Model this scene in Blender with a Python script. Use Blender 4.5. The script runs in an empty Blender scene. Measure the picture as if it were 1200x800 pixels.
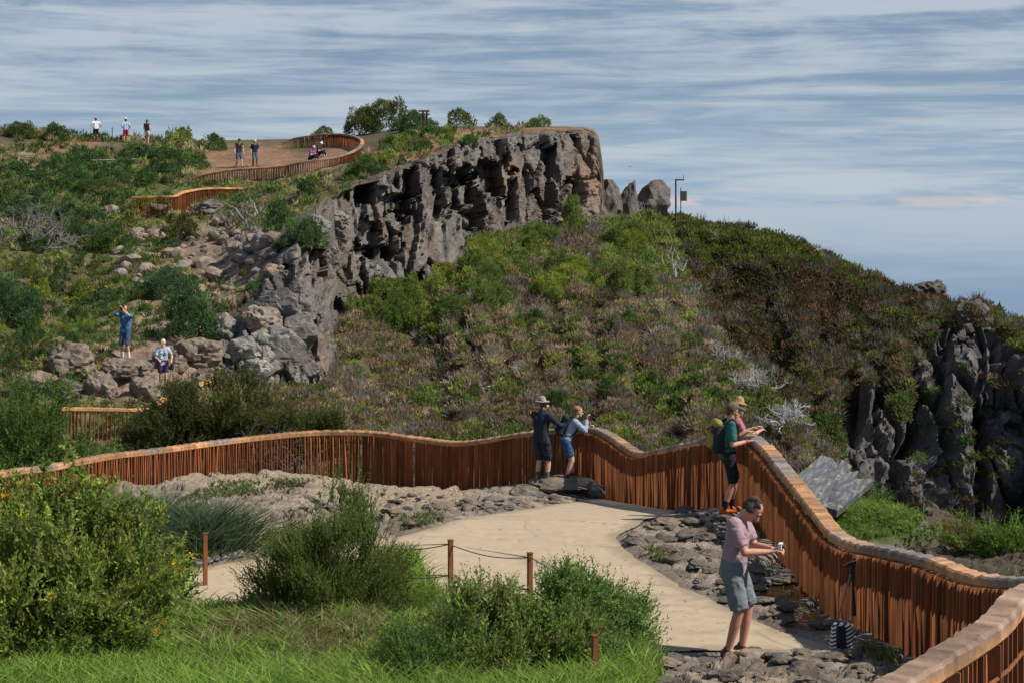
import bpy, math, random
import numpy as np
from mathutils import Vector, Matrix
from mathutils.bvhtree import BVHTree

random.seed(7)
RNG = np.random.default_rng(11)
scene = bpy.context.scene
COL = scene.collection
PI = math.pi
FPX, CX, HY, CZ = 2000.0, 600.0, 240.0, 5.0     # focal length in photo pixels, principal column, horizon row, eye height


def P(px, py, Y):
    return np.array([(px - CX) / FPX * Y, Y, CZ - (py - HY) / FPX * Y])


def pix(v):
    v = np.asarray(v)
    return CX + FPX * v[..., 0] / v[..., 1], HY - FPX * (v[..., 2] - CZ) / v[..., 1]


# ------------------------------------------------------------------ noise
def _hash(ix, iy, iz, seed):
    h = (ix.astype(np.int64) * 374761393 + iy.astype(np.int64) * 668265263 + iz.astype(np.int64) * 2147483647 + seed * 1274126177) & 0xffffffff
    h = ((h ^ (h >> 13)) * 1274126177) & 0xffffffff
    h = ((h ^ (h >> 16)) * 2246822519) & 0xffffffff
    return ((h ^ (h >> 15)) & 0xffffff) / float(0x1000000)


def vnoise(p, seed=0):
    i = np.floor(p).astype(np.int64)
    f = p - i
    f = f * f * (3 - 2 * f)
    r = 0
    for dx in (0, 1):
        for dy in (0, 1):
            for dz in (0, 1):
                w = (f[:, 0] if dx else 1 - f[:, 0]) * (f[:, 1] if dy else 1 - f[:, 1]) * (f[:, 2] if dz else 1 - f[:, 2])
                r = r + w * _hash(i[:, 0] + dx, i[:, 1] + dy, i[:, 2] + dz, seed)
    return r * 2 - 1


def fbm(p, octaves=4, seed=0, gain=0.5):
    a, s, r = 1.0, 0.0, 0
    for o in range(octaves):
        r = r + a * vnoise(p * (2.03 ** o) + o * 17.3, seed + o)
        s += a
        a *= gain
    return r / s


def worley(p, seed=0):
    """F1, F2, cell random, second random, offset from the seed point"""
    i = np.floor(p).astype(np.int64)
    n = len(p)
    f1 = np.full(n, 9.0); f2 = np.full(n, 9.0)
    cid = np.zeros(n); cid2 = np.zeros(n); off = np.zeros((n, 3))
    for dx in (-1, 0, 1):
        for dy in (-1, 0, 1):
            for dz in (-1, 0, 1):
                cx, cy, cz = i[:, 0] + dx, i[:, 1] + dy, i[:, 2] + dz
                q = np.stack([cx + _hash(cx, cy, cz, seed), cy + _hash(cx, cy, cz, seed + 1), cz + _hash(cx, cy, cz, seed + 2)], 1)
                d = p - q
                dd = np.sqrt((d * d).sum(1))
                m = dd < f1
                f2 = np.where(m, f1, np.minimum(f2, dd))
                f1 = np.where(m, dd, f1)
                cid = np.where(m, _hash(cx, cy, cz, seed + 3), cid)
                cid2 = np.where(m, _hash(cx, cy, cz, seed + 4), cid2)
                off = np.where(m[:, None], d, off)
    return f1, f2, cid, cid2, off


def smooth(a, b, x):
    t = np.clip((x - a) / (b - a), 0, 1)
    return t * t * (3 - 2 * t)


def poly_sdf(x, y, poly):
    """signed distance, positive inside"""
    poly = np.asarray(poly, float)
    n = len(poly)
    inside = np.zeros(x.shape, bool)
    best = np.full(x.shape, 1e9)
    for k in range(n):
        ax, ay = poly[k]; bx, by = poly[(k + 1) % n]
        c = ((ay > y) != (by > y)) & (x < (bx - ax) * (y - ay) / ((by - ay) if by != ay else 1e-9) + ax)
        inside ^= c
        t = np.clip(((x - ax) * (bx - ax) + (y - ay) * (by - ay)) / max((bx - ax) ** 2 + (by - ay) ** 2, 1e-9), 0, 1)
        best = np.minimum(best, np.hypot(x - ax - t * (bx - ax), y - ay - t * (by - ay)))
    return np.where(inside, best, -best)


# ------------------------------------------------------------------ mesh + objects
def new_mesh(name, verts, faces, mat, colors=None, smooth_shade=False):
    verts = np.asarray(verts, np.float32); faces = np.asarray(faces, np.int32)
    m = bpy.data.meshes.new(name)
    nf, k = faces.shape
    m.vertices.add(len(verts)); m.vertices.foreach_set('co', verts.ravel())
    m.loops.add(nf * k); m.loops.foreach_set('vertex_index', faces.ravel())
    m.polygons.add(nf)
    m.polygons.foreach_set('loop_start', np.arange(0, nf * k, k, dtype=np.int32))
    m.polygons.foreach_set('loop_total', np.full(nf, k, np.int32))
    m.update(calc_edges=True)
    m.validate()
    if colors is not None and len(m.vertices) == len(verts):
        a = m.color_attributes.new('Col', 'FLOAT_COLOR', 'POINT')
        c = np.ones((len(verts), 4), np.float32); c[:, :3] = np.clip(colors, 0, 1)
        a.data.foreach_set('color', c.ravel())
    m.polygons.foreach_set('use_smooth', np.full(len(m.polygons), smooth_shade))
    if mat: m.materials.append(mat)
    return m


def link(name, mesh, parent=None, loc=None):
    o = bpy.data.objects.new(name, mesh)
    COL.objects.link(o)
    if loc is not None: o.location = loc
    if parent is not None: o.parent = parent
    return o


def tag(o, label, cat, group=None):
    o['label'] = label; o['category'] = cat
    if group: o['group'] = group
    return o


def empty(name, loc, label, cat, group=None, rz=0):
    o = bpy.data.objects.new(name, None); COL.objects.link(o)
    o.location = loc; o.rotation_euler = (0, 0, rz); o.empty_display_size = 0.2
    return tag(o, label, cat, group)


def grid_faces(nu, nv):
    a = np.arange(nu * nv).reshape(nv, nu)
    return np.stack([a[:-1, :-1], a[:-1, 1:], a[1:, 1:], a[1:, :-1]], -1).reshape(-1, 4)


class MB:
    """collects solids into one quad mesh with vertex colours"""
    def __init__(self): self.v = []; self.f = []; self.c = []; self.n = 0

    def add(self, v, f, c=(.5, .5, .5)):
        v = np.asarray(v, float); f = np.asarray(f, int)
        c = np.broadcast_to(np.asarray(c, float), (len(v), 3))
        self.v.append(v); self.f.append(f + self.n); self.c.append(c); self.n += len(v)

    def tube(self, pts, radii, c=(.5, .5, .5), seg=6):
        pts = np.asarray(pts, float); n = len(pts); radii = np.broadcast_to(np.asarray(radii, float), (n,))
        t = np.gradient(pts, axis=0); t /= np.linalg.norm(t, axis=1)[:, None] + 1e-9
        ref = np.array([0.31, 0.27, 0.91]) if abs(t[0] @ np.array([0.31, .27, .91])) < .9 else np.array([1., 0, 0])
        u = np.cross(t, ref); u /= np.linalg.norm(u, axis=1)[:, None] + 1e-9
        w = np.cross(t, u)
        a = np.arange(seg) * 2 * PI / seg
        ring = pts[:, None, :] + radii[:, None, None] * (np.cos(a)[None, :, None] * u[:, None, :] + np.sin(a)[None, :, None] * w[:, None, :])
        v = np.concatenate([ring.reshape(-1, 3), pts[:1], pts[-1:]])
        f = []
        for i in range(n - 1):
            for k in range(seg):
                k2 = (k + 1) % seg
                f.append((i * seg + k, i * seg + k2, (i + 1) * seg + k2, (i + 1) * seg + k))
        e0, e1 = n * seg, n * seg + 1
        for k in range(0, seg, 2):
            f.append((e0, (k + 2) % seg, k + 1, k))
            b = (n - 1) * seg
            f.append((e1, b + k, b + k + 1, b + (k + 2) % seg))
        self.add(v, f, c)

    def box(self, c0, size, rot=None, c=(.5, .5, .5)):
        s = np.asarray(size, float) / 2
        v = np.array([(x, y, z) for x in (-1, 1) for y in (-1, 1) for z in (-1, 1)], float) * s
        if rot is not None: v = v @ np.asarray(rot).T
        v = v + np.asarray(c0)
        self.add(v, [(0, 1, 3, 2), (4, 6, 7, 5), (0, 4, 5, 1), (2, 3, 7, 6), (0, 2, 6, 4), (1, 5, 7, 3)], c)

    def build(self, name, mat, parent=None, smooth_shade=False, loc=None, origin=None):
        v = np.concatenate(self.v)
        if origin is not None: v = v - np.asarray(origin)
        m = new_mesh(name, v, np.concatenate(self.f), mat, np.concatenate(self.c), smooth_shade)
        return link(name, m, parent, origin if origin is not None else loc)


def rotz(a):
    c, s = math.cos(a), math.sin(a)
    return np.array([[c, -s, 0], [s, c, 0], [0, 0, 1]])


# ------------------------------------------------------------------ materials
def mat_base(name):
    m = bpy.data.materials.new(name); m.use_nodes = True
    nt = m.node_tree
    for n in list(nt.nodes): nt.nodes.remove(n)
    out = nt.nodes.new('ShaderNodeOutputMaterial')
    b = nt.nodes.new('ShaderNodeBsdfPrincipled')
    nt.links.new(b.outputs[0], out.inputs[0])
    return m, nt, b, out


def mat_attr(name, rough=0.85, var=0.35, scale=6.0, bump=0.0, bscale=20.0, spec=0.3, bdist=0.02, stretch=None, translucent=0.0):
    """vertex colour times object space noise"""
    m, nt, b, out = mat_base(name)
    at = nt.nodes.new('ShaderNodeAttribute'); at.attribute_name = 'Col'
    src = at.outputs['Color']
    geo = nt.nodes.new('ShaderNodeNewGeometry')
    vec = geo.outputs['Position']
    if stretch:
        mp = nt.nodes.new('ShaderNodeMapping'); mp.inputs['Scale'].default_value = stretch
        nt.links.new(vec, mp.inputs[0]); vec = mp.outputs[0]
    if var > 0:
        nz = nt.nodes.new('ShaderNodeTexNoise'); nz.inputs['Scale'].default_value = scale; nz.inputs['Detail'].default_value = 6
        nz.inputs['Roughness'].default_value = 0.65
        nt.links.new(vec, nz.inputs['Vector'])
        mr = nt.nodes.new('ShaderNodeMapRange'); mr.inputs['From Min'].default_value = 0.3; mr.inputs['From Max'].default_value = 0.7
        mr.inputs['To Min'].default_value = 1 - var; mr.inputs['To Max'].default_value = 1 + var
        nt.links.new(nz.outputs['Fac'], mr.inputs['Value'])
        mx = nt.nodes.new('ShaderNodeVectorMath'); mx.operation = 'SCALE'
        nt.links.new(src, mx.inputs[0]); nt.links.new(mr.outputs[0], mx.inputs['Scale'])
        src = mx.outputs[0]
    nt.links.new(src, b.inputs['Base Color'])
    b.inputs['Roughness'].default_value = rough
    b.inputs['Specular IOR Level'].default_value = spec
    if bump > 0:
        n2 = nt.nodes.new('ShaderNodeTexNoise'); n2.inputs['Scale'].default_value = bscale; n2.inputs['Detail'].default_value = 8
        n2.inputs['Roughness'].default_value = 0.7
        nt.links.new(vec, n2.inputs['Vector'])
        bp = nt.nodes.new('ShaderNodeBump'); bp.inputs['Strength'].default_value = bump; bp.inputs['Distance'].default_value = bdist
        nt.links.new(n2.outputs['Fac'], bp.inputs['Height']); nt.links.new(bp.outputs[0], b.inputs['Normal'])
    if translucent > 0:
        tr = nt.nodes.new('ShaderNodeBsdfTranslucent')
        nt.links.new(src, tr.inputs['Color'])
        ms = nt.nodes.new('ShaderNodeMixShader'); ms.inputs[0].default_value = translucent
        nt.links.new(b.outputs[0], ms.inputs[1]); nt.links.new(tr.outputs[0], ms.inputs[2])
        nt.links.new(ms.outputs[0], out.inputs[0])
    return m


def mat_flat(name, col, rough=0.8, var=0.15, scale=30.0, bump=0.15, spec=0.3, metallic=0.0, bscale=60.0, bdist=0.01, sss=0.0):
    m, nt, b, out = mat_base(name)
    tc = nt.nodes.new('ShaderNodeTexCoord')
    nz = nt.nodes.new('ShaderNodeTexNoise'); nz.inputs['Scale'].default_value = scale; nz.inputs['Detail'].default_value = 5
    nt.links.new(tc.outputs['Object'], nz.inputs['Vector'])
    rp = nt.nodes.new('ShaderNodeValToRGB')
    c = np.array(col)
    rp.color_ramp.elements[0].position = 0.3; rp.color_ramp.elements[1].position = 0.7
    rp.color_ramp.elements[0].color = (*(c * (1 - var)), 1); rp.color_ramp.elements[1].color = (*np.clip(c * (1 + var), 0, 1), 1)
    nt.links.new(nz.outputs['Fac'], rp.inputs[0]); nt.links.new(rp.outputs[0], b.inputs['Base Color'])
    b.inputs['Roughness'].default_value = rough; b.inputs['Specular IOR Level'].default_value = spec; b.inputs['Metallic'].default_value = metallic
    if bump > 0:
        n2 = nt.nodes.new('ShaderNodeTexNoise'); n2.inputs['Scale'].default_value = bscale; n2.inputs['Detail'].default_value = 4
        nt.links.new(tc.outputs['Object'], n2.inputs['Vector'])
        bp = nt.nodes.new('ShaderNodeBump'); bp.inputs['Strength'].default_value = bump; bp.inputs['Distance'].default_value = bdist
        nt.links.new(n2.outputs['Fac'], bp.inputs['Height']); nt.links.new(bp.outputs[0], b.inputs['Normal'])
    return m


M_TERRAIN = mat_attr('terrain_rock_and_soil', 0.95, 0.45, 3.2, 0.9, 7.0, 0.15, 0.12)
M_GROUND = mat_attr('basalt_ground', 0.9, 0.4, 14.0, 0.8, 30.0, 0.25, 0.03)
M_ROCK = mat_attr('boulder_rock', 0.93, 0.4, 5.0, 0.8, 14.0, 0.15, 0.06)
M_LEAF = mat_attr('foliage', 0.7, 0.12, 3.0, 0.0, translucent=0.48, spec=0.12)
M_GRASS = mat_attr('grass_blades', 0.65, 0.15, 2.0, 0.0, translucent=0.45, spec=0.2)
M_BARK = mat_attr('bark', 0.9, 0.3, 12.0, 0.4, 30.0, 0.15, 0.01)
M_CORTEN = mat_attr('rusted_steel', 0.82, 0.45, 5.0, 0.3, 40.0, 0.25, 0.004, stretch=(1.4, 1.4, 0.35))
M_TIMBER = mat_attr('weathered_timber', 0.8, 0.3, 9.0, 0.7, 26.0, 0.25, 0.012)
M_PAINT = mat_attr('coloured_parts', 0.6, 0.1, 20.0, 0.1, 60.0, 0.3, 0.004)


# ------------------------------------------------------------------ terrain: near terrace
def base_z(X, Y):
    """smooth ground of the lookout terrace and the bank around it"""
    z = np.where(Y > 27, -0.128 * (Y - 27), 0.0)
    z = z + smooth(26, 37, Y) * smooth(-2.5, -7.5, X) * 0.22
    z = z + np.maximum(0, 18.2 - Y) * 0.155
    z = z + smooth(3.4, 5.0, X) * smooth(21, 17, Y) * 0.15
    return z


def pix_to_base(px, py):
    lo, hi = 5.0, 48.0
    for _ in range(50):
        mid = (lo + hi) / 2
        g = HY - FPX * (base_z(np.array((px - CX) / FPX * mid), np.array(mid)) - CZ) / mid
        if g > py: lo = mid
        else: hi = mid
    Y = (lo + hi) / 2
    return ((px - CX) / FPX * Y, Y)


# railing line: (px, depth, py of the rail's top)
RAIL = [(-150, 25, 590), (0, 28.5, 553), (60, 31, 545), (130, 33.5, 532), (190, 35.3, 525), (250, 37, 517), (310, 38.4, 510), (370, 39.2, 505), (430, 39.2, 505),
        (480, 38.8, 511), (540, 38, 517), (600, 37.2, 508), (645, 36.8, 503), (688, 36.2, 501), (712, 34.6, 511), (740, 32.6, 529), (770, 31.2, 525),
        (810, 29.8, 516), (845, 28.7, 508), (868, 27.6, 509), (885, 26.3, 521), (905, 24.8, 546), (925, 23.4, 572), (945, 22.2, 598), (965, 21.2, 622),
        (990, 20.3, 635), (1030, 19.3, 643), (1080, 18.3, 655), (1130, 17.5, 673), (1190, 16.7, 678), (1260, 15.8, 678), (1330, 14.6, 665),
        (1365, 13.2, 655), (1345, 11.8, 655), (1275, 10.5, 666), (1200, 9.7, 688), (1163, 9.0, 724), (1100, 8.3, 765), (1040, 7.9, 800), (950, 7.3, 850), (850, 6.6, 930)]
RAILW = np.array([P(a, c, b) for a, b, c in RAIL])

PATH_PX = [(60, 745), (120, 705), (180, 676), (240, 665), (290, 656), (340, 648), (400, 640), (470, 628), (520, 615), (560, 605), (620, 596), (680, 587),
           (740, 580), (790, 579), (842, 583), (825, 592), (790, 601), (748, 616), (722, 631), (735, 646), (760, 662), (800, 688), (840, 705), (870, 721),
           (905, 735), (960, 753), (985, 762), (940, 765), (850, 763), (760, 764), (735, 756), (690, 738), (600, 712), (500, 693), (440, 694), (380, 702),
           (300, 705), (200, 716), (120, 735)]
PATH = np.array([pix_to_base(a, b) for a, b in PATH_PX])
INSIDE = np.array([(-9, 14)] + [tuple(r[:2]) for r in RAILW[:-2]] + [(1.5, 5.5), (-6, 5.5)])
GRASS_PX = [(-300, 900), (-300, 735), (60, 742), (200, 718), (300, 707), (380, 703), (440, 695), (500, 694), (600, 714), (690, 740), (742, 760), (768, 775), (760, 900)]
GRASS = np.array([pix_to_base(a, b) for a, b in GRASS_PX])
GRASS2 = np.array([pix_to_base(a, b) for a, b in [(-200, 760), (60, 735), (120, 700), (240, 660), (284, 650), (290, 625), (235, 608), (180, 590), (100, 575), (-200, 600)]])
GRASS3 = np.array([pix_to_base(a, b) for a, b in [(962, 640), (968, 596), (985, 585), (1040, 592), (1078, 606), (1085, 625), (1030, 640)]])
PUDDLES = [[(880, 690), (900, 681), (935, 682), (952, 692), (945, 704), (905, 706), (885, 702)], [(915, 722), (935, 712), (965, 714), (972, 728), (955, 737), (925, 736)]]
PUD = [np.array([pix_to_base(a, b) for a, b in q]) for q in PUDDLES]

pxs = np.arange(-420, 1640, 2.6)
ys = [5.0]
while ys[-1] < 64: ys.append(ys[-1] * (1 + (0.010 if ys[-1] < 16 else 0.0034 if ys[-1] < 42 else 0.012)))
ys = np.array(ys)
gx, gy = np.meshgrid((pxs - CX) / FPX, ys)
X = (gx * gy).ravel(); Y = gy.ravel()


def ground_fields(X, Y):
    Z = base_z(X, Y)
    dpath = poly_sdf(X, Y, PATH)
    dins = poly_sdf(X, Y, INSIDE)
    jit = fbm(np.stack([X * 1.6, Y * 1.6, X * 0], 1), 3, 5) * 0.35
    g = np.maximum(np.maximum(poly_sdf(X, Y, GRASS), poly_sdf(X, Y, GRASS2)) * 0 + np.maximum(poly_sdf(X, Y, GRASS), poly_sdf(X, Y, GRASS2)), poly_sdf(X, Y, GRASS3)) + jit
    grass = smooth(-0.15, 0.2, g)
    pud = np.max([poly_sdf(X, Y, q) for q in PUD], axis=0)
    return Z, dpath, dins, grass, pud


Z, dpath, dins, grass, pud = ground_fields(X, Y)
rockm = (1 - grass) * smooth(0.02, -0.22, dpath)
p3 = np.stack([X, Y * 0.8, X * 0], 1)
wob = np.stack([fbm(p3 * 1.3, 2, 21), fbm(p3 * 1.3, 2, 22), X * 0], 1) * 0.35
f1, f2, cid, cid2, off = worley((p3 + wob) / np.array([0.85, 0.62, 1]), 31)
h = (cid - 0.45) * 0.13 + off[:, 0] * (cid2 - 0.5) * 0.12 + off[:, 1] * (cid - 0.5) * 0.10 - 0.05 * smooth(0.10, 0.0, f2 - f1)
f1b, f2b, cidb, cid2b, offb = worley((p3 + wob) / np.array([0.30, 0.2, 1]), 41)
h = h + (cidb - 0.5) * 0.05 + offb[:, 1] * (cid2b - 0.5) * 0.05 - 0.03 * smooth(0.14, 0.0, f2b - f1b)
h = h + fbm(p3 * 9, 3, 51) * 0.018 + fbm(p3 * 0.5, 2, 52) * 0.12
h = h * (1 - 0.9 * smooth(-0.05, 0.25, pud)) - 0.10 * smooth(-0.25, 0.1, pud)
mound = np.exp(-(((X + 5.2) / 2.6) ** 2 + ((Y - 34.5) / 3.0) ** 2)) * 0.35
Z = Z + rockm * (h * (0.55 + 0.6 * smooth(-0.1, -1.2, dpath)) + 0.05 + mound) - 0.028 * smooth(-0.04, 0.10, dpath)
Z = Z + grass * fbm(p3 * 1.1, 3, 61) * 0.07 + grass * smooth(0, -0.8, dpath) * 0.06
outd = np.maximum(0, -dins)
shelf = np.where((X > 3.5) & (Y > 12), 3.4, 1.2)
drop = np.maximum(0, outd - shelf)
Z = Z - np.where((Y > 14) | (X > 0), 0.75 * drop, 0.1 * drop) * 1.0
Z = np.maximum(Z, -7.5 + fbm(p3 * 0.3, 3, 63) * 0.8)
Z = Z + smooth(0.3, 1.5, outd) * fbm(p3 * 1.4, 4, 64) * 0.22
gV = np.stack([X, Y, Z], 1)
gF = grid_faces(len(pxs), len(ys))
# colours: basalt slabs, tan dirt on the mound, soil under grass
cr = np.stack([0.170 + 0.10 * (cid - 0.5), 0.138 + 0.08 * (cid - 0.5), 0.108 + 0.065 * (cid - 0.5)], 1) * (0.85 + 0.5 * cid2b[:, None])
tan = smooth(-0.15, 0.4, fbm(p3 * 0.45, 3, 71) + 0.9 * np.exp(-(((X + 3.5) / 3.5) ** 2 + ((Y - 34.5) / 3) ** 2)) - 0.25)
cr = cr * (1 - 0.55 * tan[:, None]) + np.array([0.30, 0.225, 0.15]) * 0.55 * tan[:, None]
lich = smooth(0.25, 0.5, fbm(p3 * 3.1, 3, 73))[:, None] * 0.35
cr = cr * (1 - lich) + np.array([0.30, 0.285, 0.255]) * lich
wet = smooth(-0.35, 0.05, pud)[:, None]
cr = cr * (1 - 0.6 * wet) + np.array([0.075, 0.040, 0.022]) * 0.6 * wet
cg = np.array([0.060, 0.085, 0.022]) * (1 + 0.5 * fbm(p3 * 2.5, 3, 74))[:, None]
co = np.array([0.075, 0.060, 0.038]) * (1 + 0.6 * fbm(p3 * 2.0, 3, 75))[:, None]
gC = cr * (1 - grass[:, None]) + cg * grass[:, None]
outm = smooth(0.1, 0.8, outd)[:, None] * (1 - grass[:, None])
gC = gC * (1 - outm) + co * outm
o = link('ground', new_mesh('ground', gV, gF, M_GROUND, gC, False)); o['kind'] = 'structure'

# the pale paved path, a slab a few centimetres thick laid over the ground
ppx = np.arange(20, 1010, 1.5)
pys = [17.0]
while pys[-1] < 36.5: pys.append(pys[-1] * 1.0022)
pys = np.array(pys)
qx, qy = np.meshgrid((ppx - CX) / FPX, pys)
PX_, PY_ = (qx * qy).ravel(), qy.ravel()
pp3 = np.stack([PX_, PY_, PX_ * 0], 1)
pd = poly_sdf(PX_, PY_, PATH) + fbm(pp3 * 2.2, 4, 81) * 0.06
pF = grid_faces(len(ppx), len(pys))
keep = (pd[pF] > 0).all(1)
pF = pF[keep]
used = np.unique(pF); remap = np.full(len(PX_), -1); remap[used] = np.arange(len(used))
pz = base_z(PX_, PY_) + 0.012 + fbm(pp3 * 0.8, 3, 82) * 0.012
pV = np.stack([PX_, PY_, pz], 1)[used]
pC = np.array([0.405, 0.318, 0.220]) * (1 + 0.05 * fbm(pp3[used] * 0.7, 3, 83) + 0.05 * fbm(pp3[used] * 6, 3, 84))[:, None]
stain = smooth(0.25, 0.6, fbm(pp3[used] * np.array([0.9, 1.6, 1]), 4, 85))[:, None]
pC = pC * (1 - 0.20 * stain)
wc = worley((pp3[used] + 0.5 * np.stack([fbm(pp3[used] * .8, 3, 88), fbm(pp3[used] * .8, 3, 89), pp3[used][:, 0] * 0], 1)) / np.array([3.2, 3.8, 1]), 90)
pC = pC * (1 - 0.28 * smooth(0.012, 0.003, wc[1] - wc[0]) * smooth(0, .3, fbm(pp3[used] * .6, 2, 91)))[:, None]
pC = pC * (1 - 0.45 * smooth(0.60, 0.74, fbm(pp3[used] * 11, 2, 92)))[:, None]
edge = smooth(0.34, 0.0, pd[used] + 0.22 * fbm(pp3[used] * 4, 3, 87))[:, None]
pC = pC * (1 - 0.55 * edge) + np.array([0.19, 0.15, 0.10]) * 0.55 * edge
# faint control joints in the concrete
jn = np.abs(((PX_[used] * 0.35 + PY_[used]) / 4.2) % 1 - 0.5)
pC = pC * (1 - 0.35 * smooth(0.006, 0.002, jn))[:, None]
M_PATH = mat_attr('pale_concrete', 0.9, 0.10, 5.0, 0.5, 60.0, 0.2, 0.006)
o = link('path', new_mesh('path', pV, remap[pF], M_PATH, pC, True)); o['kind'] = 'structure'

m, nt, b, out = mat_base('muddy_water')
b.inputs['Base Color'].default_value = (0.05, 0.026, 0.012, 1); b.inputs['Roughness'].default_value = 0.12
for q in PUD:
    c = q.mean(0); n = 36
    ang = np.arange(n) * 2 * PI / n
    t = np.linspace(0, len(q), n, endpoint=False)
    qq = np.array([q[int(k) % len(q)] * (1 - k % 1) + q[(int(k) + 1) % len(q)] * (k % 1) for k in t])
    z = float(base_z(*c)) - 0.028
    r = np.concatenate([[c], qq])
    fv = np.column_stack([r, np.full(len(r), z)])
    ff = [(0, 1 + k, 1 + (k + 1) % n) for k in range(n)]
    o = link('puddle_water', new_mesh('puddle_water', fv, ff, m)); o['kind'] = 'structure'


# ------------------------------------------------------------------ terrain: the hill with its cliff, and the ridge behind
def loft(cols, step, rows, blur=2):
    cpx = np.array([c[0] for c in cols], float)
    K = np.array([[P(c[0], a, b) for a, b in c[1]] for c in cols])      # (ncol, nk, 3)
    px = np.arange(cpx[0], cpx[-1], step)
    kk = np.zeros((len(px), K.shape[1], 3))
    for k in range(K.shape[1]):
        Yk = np.interp(px, cpx, K[:, k, 1])
        pyk = np.interp(px, cpx, HY - FPX * (K[:, k, 2] - CZ) / K[:, k, 1])
        kk[:, k, 0] = (px - CX) / FPX * Yk; kk[:, k, 1] = Yk; kk[:, k, 2] = CZ - (pyk - HY) / FPX * Yk
    out = []
    for k, n in enumerate(rows):
        t = np.arange(n) / n
        out.append(kk[:, k, None, :] * (1 - t)[None, :, None] + kk[:, k + 1, None, :] * t[None, :, None])
    out.append(kk[:, -1:, :])
    g = np.concatenate(out, 1).transpose(1, 0, 2)                     # (nv, nu, 3)
    for _ in range(blur):
        h = g.copy()
        h[1:-1] = (g[:-2] + 2 * g[1:-1] + g[2:]) / 4; g = h.copy()
        h[:, 1:-1] = (g[:, :-2] + 2 * g[:, 1:-1] + g[:, 2:]) / 4; g = h
    return px, g


def grid_normals(g):
    du = np.gradient(g, axis=1); dv = np.gradient(g, axis=0)
    n = np.cross(du, dv); n /= np.linalg.norm(n, axis=2)[..., None] + 1e-9
    return n


A = [
 (-260, [(560, 44), (480, 50), (410, 57), (340, 68), (275, 80), (200, 98), (150, 116), (153, 132), (230, 160)]),
 (0,   [(560, 46), (472, 52), (415, 57), (342, 68), (272, 80), (200, 100), (150, 118), (154, 135), (230, 160)]),
 (50,  [(560, 47), (472, 53), (418, 57), (344, 68), (272, 81), (200, 101), (154, 119), (157, 135), (230, 160)]),
 (100, [(560, 47), (472, 53), (420, 57), (346, 68), (272, 82), (205, 101), (159, 120), (162, 135), (230, 160)]),
 (200, [(570, 48), (478, 54), (420, 58), (350, 66), (278, 80), (215, 97), (164, 119), (168, 135), (230, 160)]),
 (260, [(575, 49), (480, 55), (440, 58.5), (365, 64), (285, 77), (218, 97), (164, 119), (168, 135), (230, 160)]),
 (310, [(580, 50), (490, 56), (447, 58.5), (372, 61.5), (285, 69), (216, 96), (163, 119), (167, 135), (230, 160)]),
 (345, [(580, 51), (500, 57), (449, 60), (400, 61.5), (268, 67), (213, 96), (162, 118), (167, 135), (230, 160)]),
 (378, [(585, 52), (500, 58), (447, 62), (400, 64), (238, 72), (207, 94), (161, 118), (166, 135), (230, 160)]),
 (395, [(585, 53), (500, 59), (420, 69), (362, 74), (226, 79), (200, 95), (160, 118), (165, 135), (230, 160)]),
 (440, [(590, 54), (505, 60), (420, 70), (352, 77.5), (208, 82), (190, 97), (155, 118), (160, 135), (230, 160)]),
 (485, [(590, 54), (505, 60), (420, 70), (350, 80), (190, 85.5), (175, 98), (150, 117), (155, 135), (230, 160)]),
 (520, [(590, 54), (505, 60), (415, 70.5), (322, 83.5), (173, 88.5), (163, 100), (148, 115), (153, 135), (230, 160)]),
 (545, [(590, 55), (505, 60), (410, 70), (285, 87.5), (166, 92), (158, 102), (148, 114), (153, 135), (230, 160)]),
 (600, [(595, 55), (510, 60), (400, 72), (268, 91.5), (160, 96), (154, 105), (148, 113), (153, 130), (230, 155)]),
 (650, [(595, 55), (510, 60), (395, 73), (265, 94.5), (157, 99), (152, 106), (148, 112), (153, 125), (230, 150)]),
 (685, [(595, 55), (510, 60), (395, 74), (261, 97), (154, 101.5), (151, 106), (149, 109), (156, 118), (230, 140)]),
 (699, [(595, 55), (512, 60), (395, 74), (259, 98), (163, 102), (157, 104), (153, 106), (190, 112), (260, 140)]),
 (705, [(595, 55), (512, 60), (395, 74), (258, 98.5), (188, 102.5), (172, 104), (165, 106), (220, 111), (290, 140)]),
 (709, [(595, 55), (512, 60), (395, 74), (262, 98), (254, 103), (252, 107), (252, 112), (258, 122), (330, 145)]),
 (760, [(598, 55), (515, 61), (400, 73), (300, 91), (262, 108), (252, 117), (250, 124), (258, 134), (340, 150)]),
 (785, [(598, 55), (515, 61), (410, 72), (330, 86), (290, 97), (275, 104), (271, 108), (300, 114), (390, 130)]),
 (808, [(598, 55), (518, 61), (425, 71), (370, 80), (348, 86), (338, 90), (336, 93), (365, 98), (460, 112)]),
 (835, [(600, 55), (520, 61), (440, 69), (405, 76), (392, 80), (386, 83), (385, 85), (410, 90), (510, 102)]),
 (870, [(602, 55), (525, 60), (455, 67), (438, 71), (430, 74), (426, 76), (425, 78), (450, 83), (550, 94)]),
 (910, [(605, 54), (530, 59), (488, 63), (474, 66), (467, 68), (463, 70), (462, 72), (485, 77), (590, 88)]),
 (950, [(610, 53), (545, 57), (520, 60), (508, 62), (503, 64), (500, 66), (500, 68), (525, 73), (630, 84)]),
 (1000, [(620, 52), (590, 54), (575, 57), (568, 59), (564, 61), (562, 62), (561, 64), (585, 69), (680, 80)]),
 (1060, [(660, 50), (645, 52), (635, 55), (630, 57), (627, 59), (625, 60), (625, 62), (650, 67), (740, 78)]),
]
rowsA = [14, 56, 56, 96, 34, 34, 10, 6]
apx, gA = loft(A, 2.0, rowsA, 3)
nvA, nuA = gA.shape[:2]
nA = grid_normals(gA)
VA = gA.reshape(-1, 3).copy(); NA = nA.reshape(-1, 3)
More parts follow.
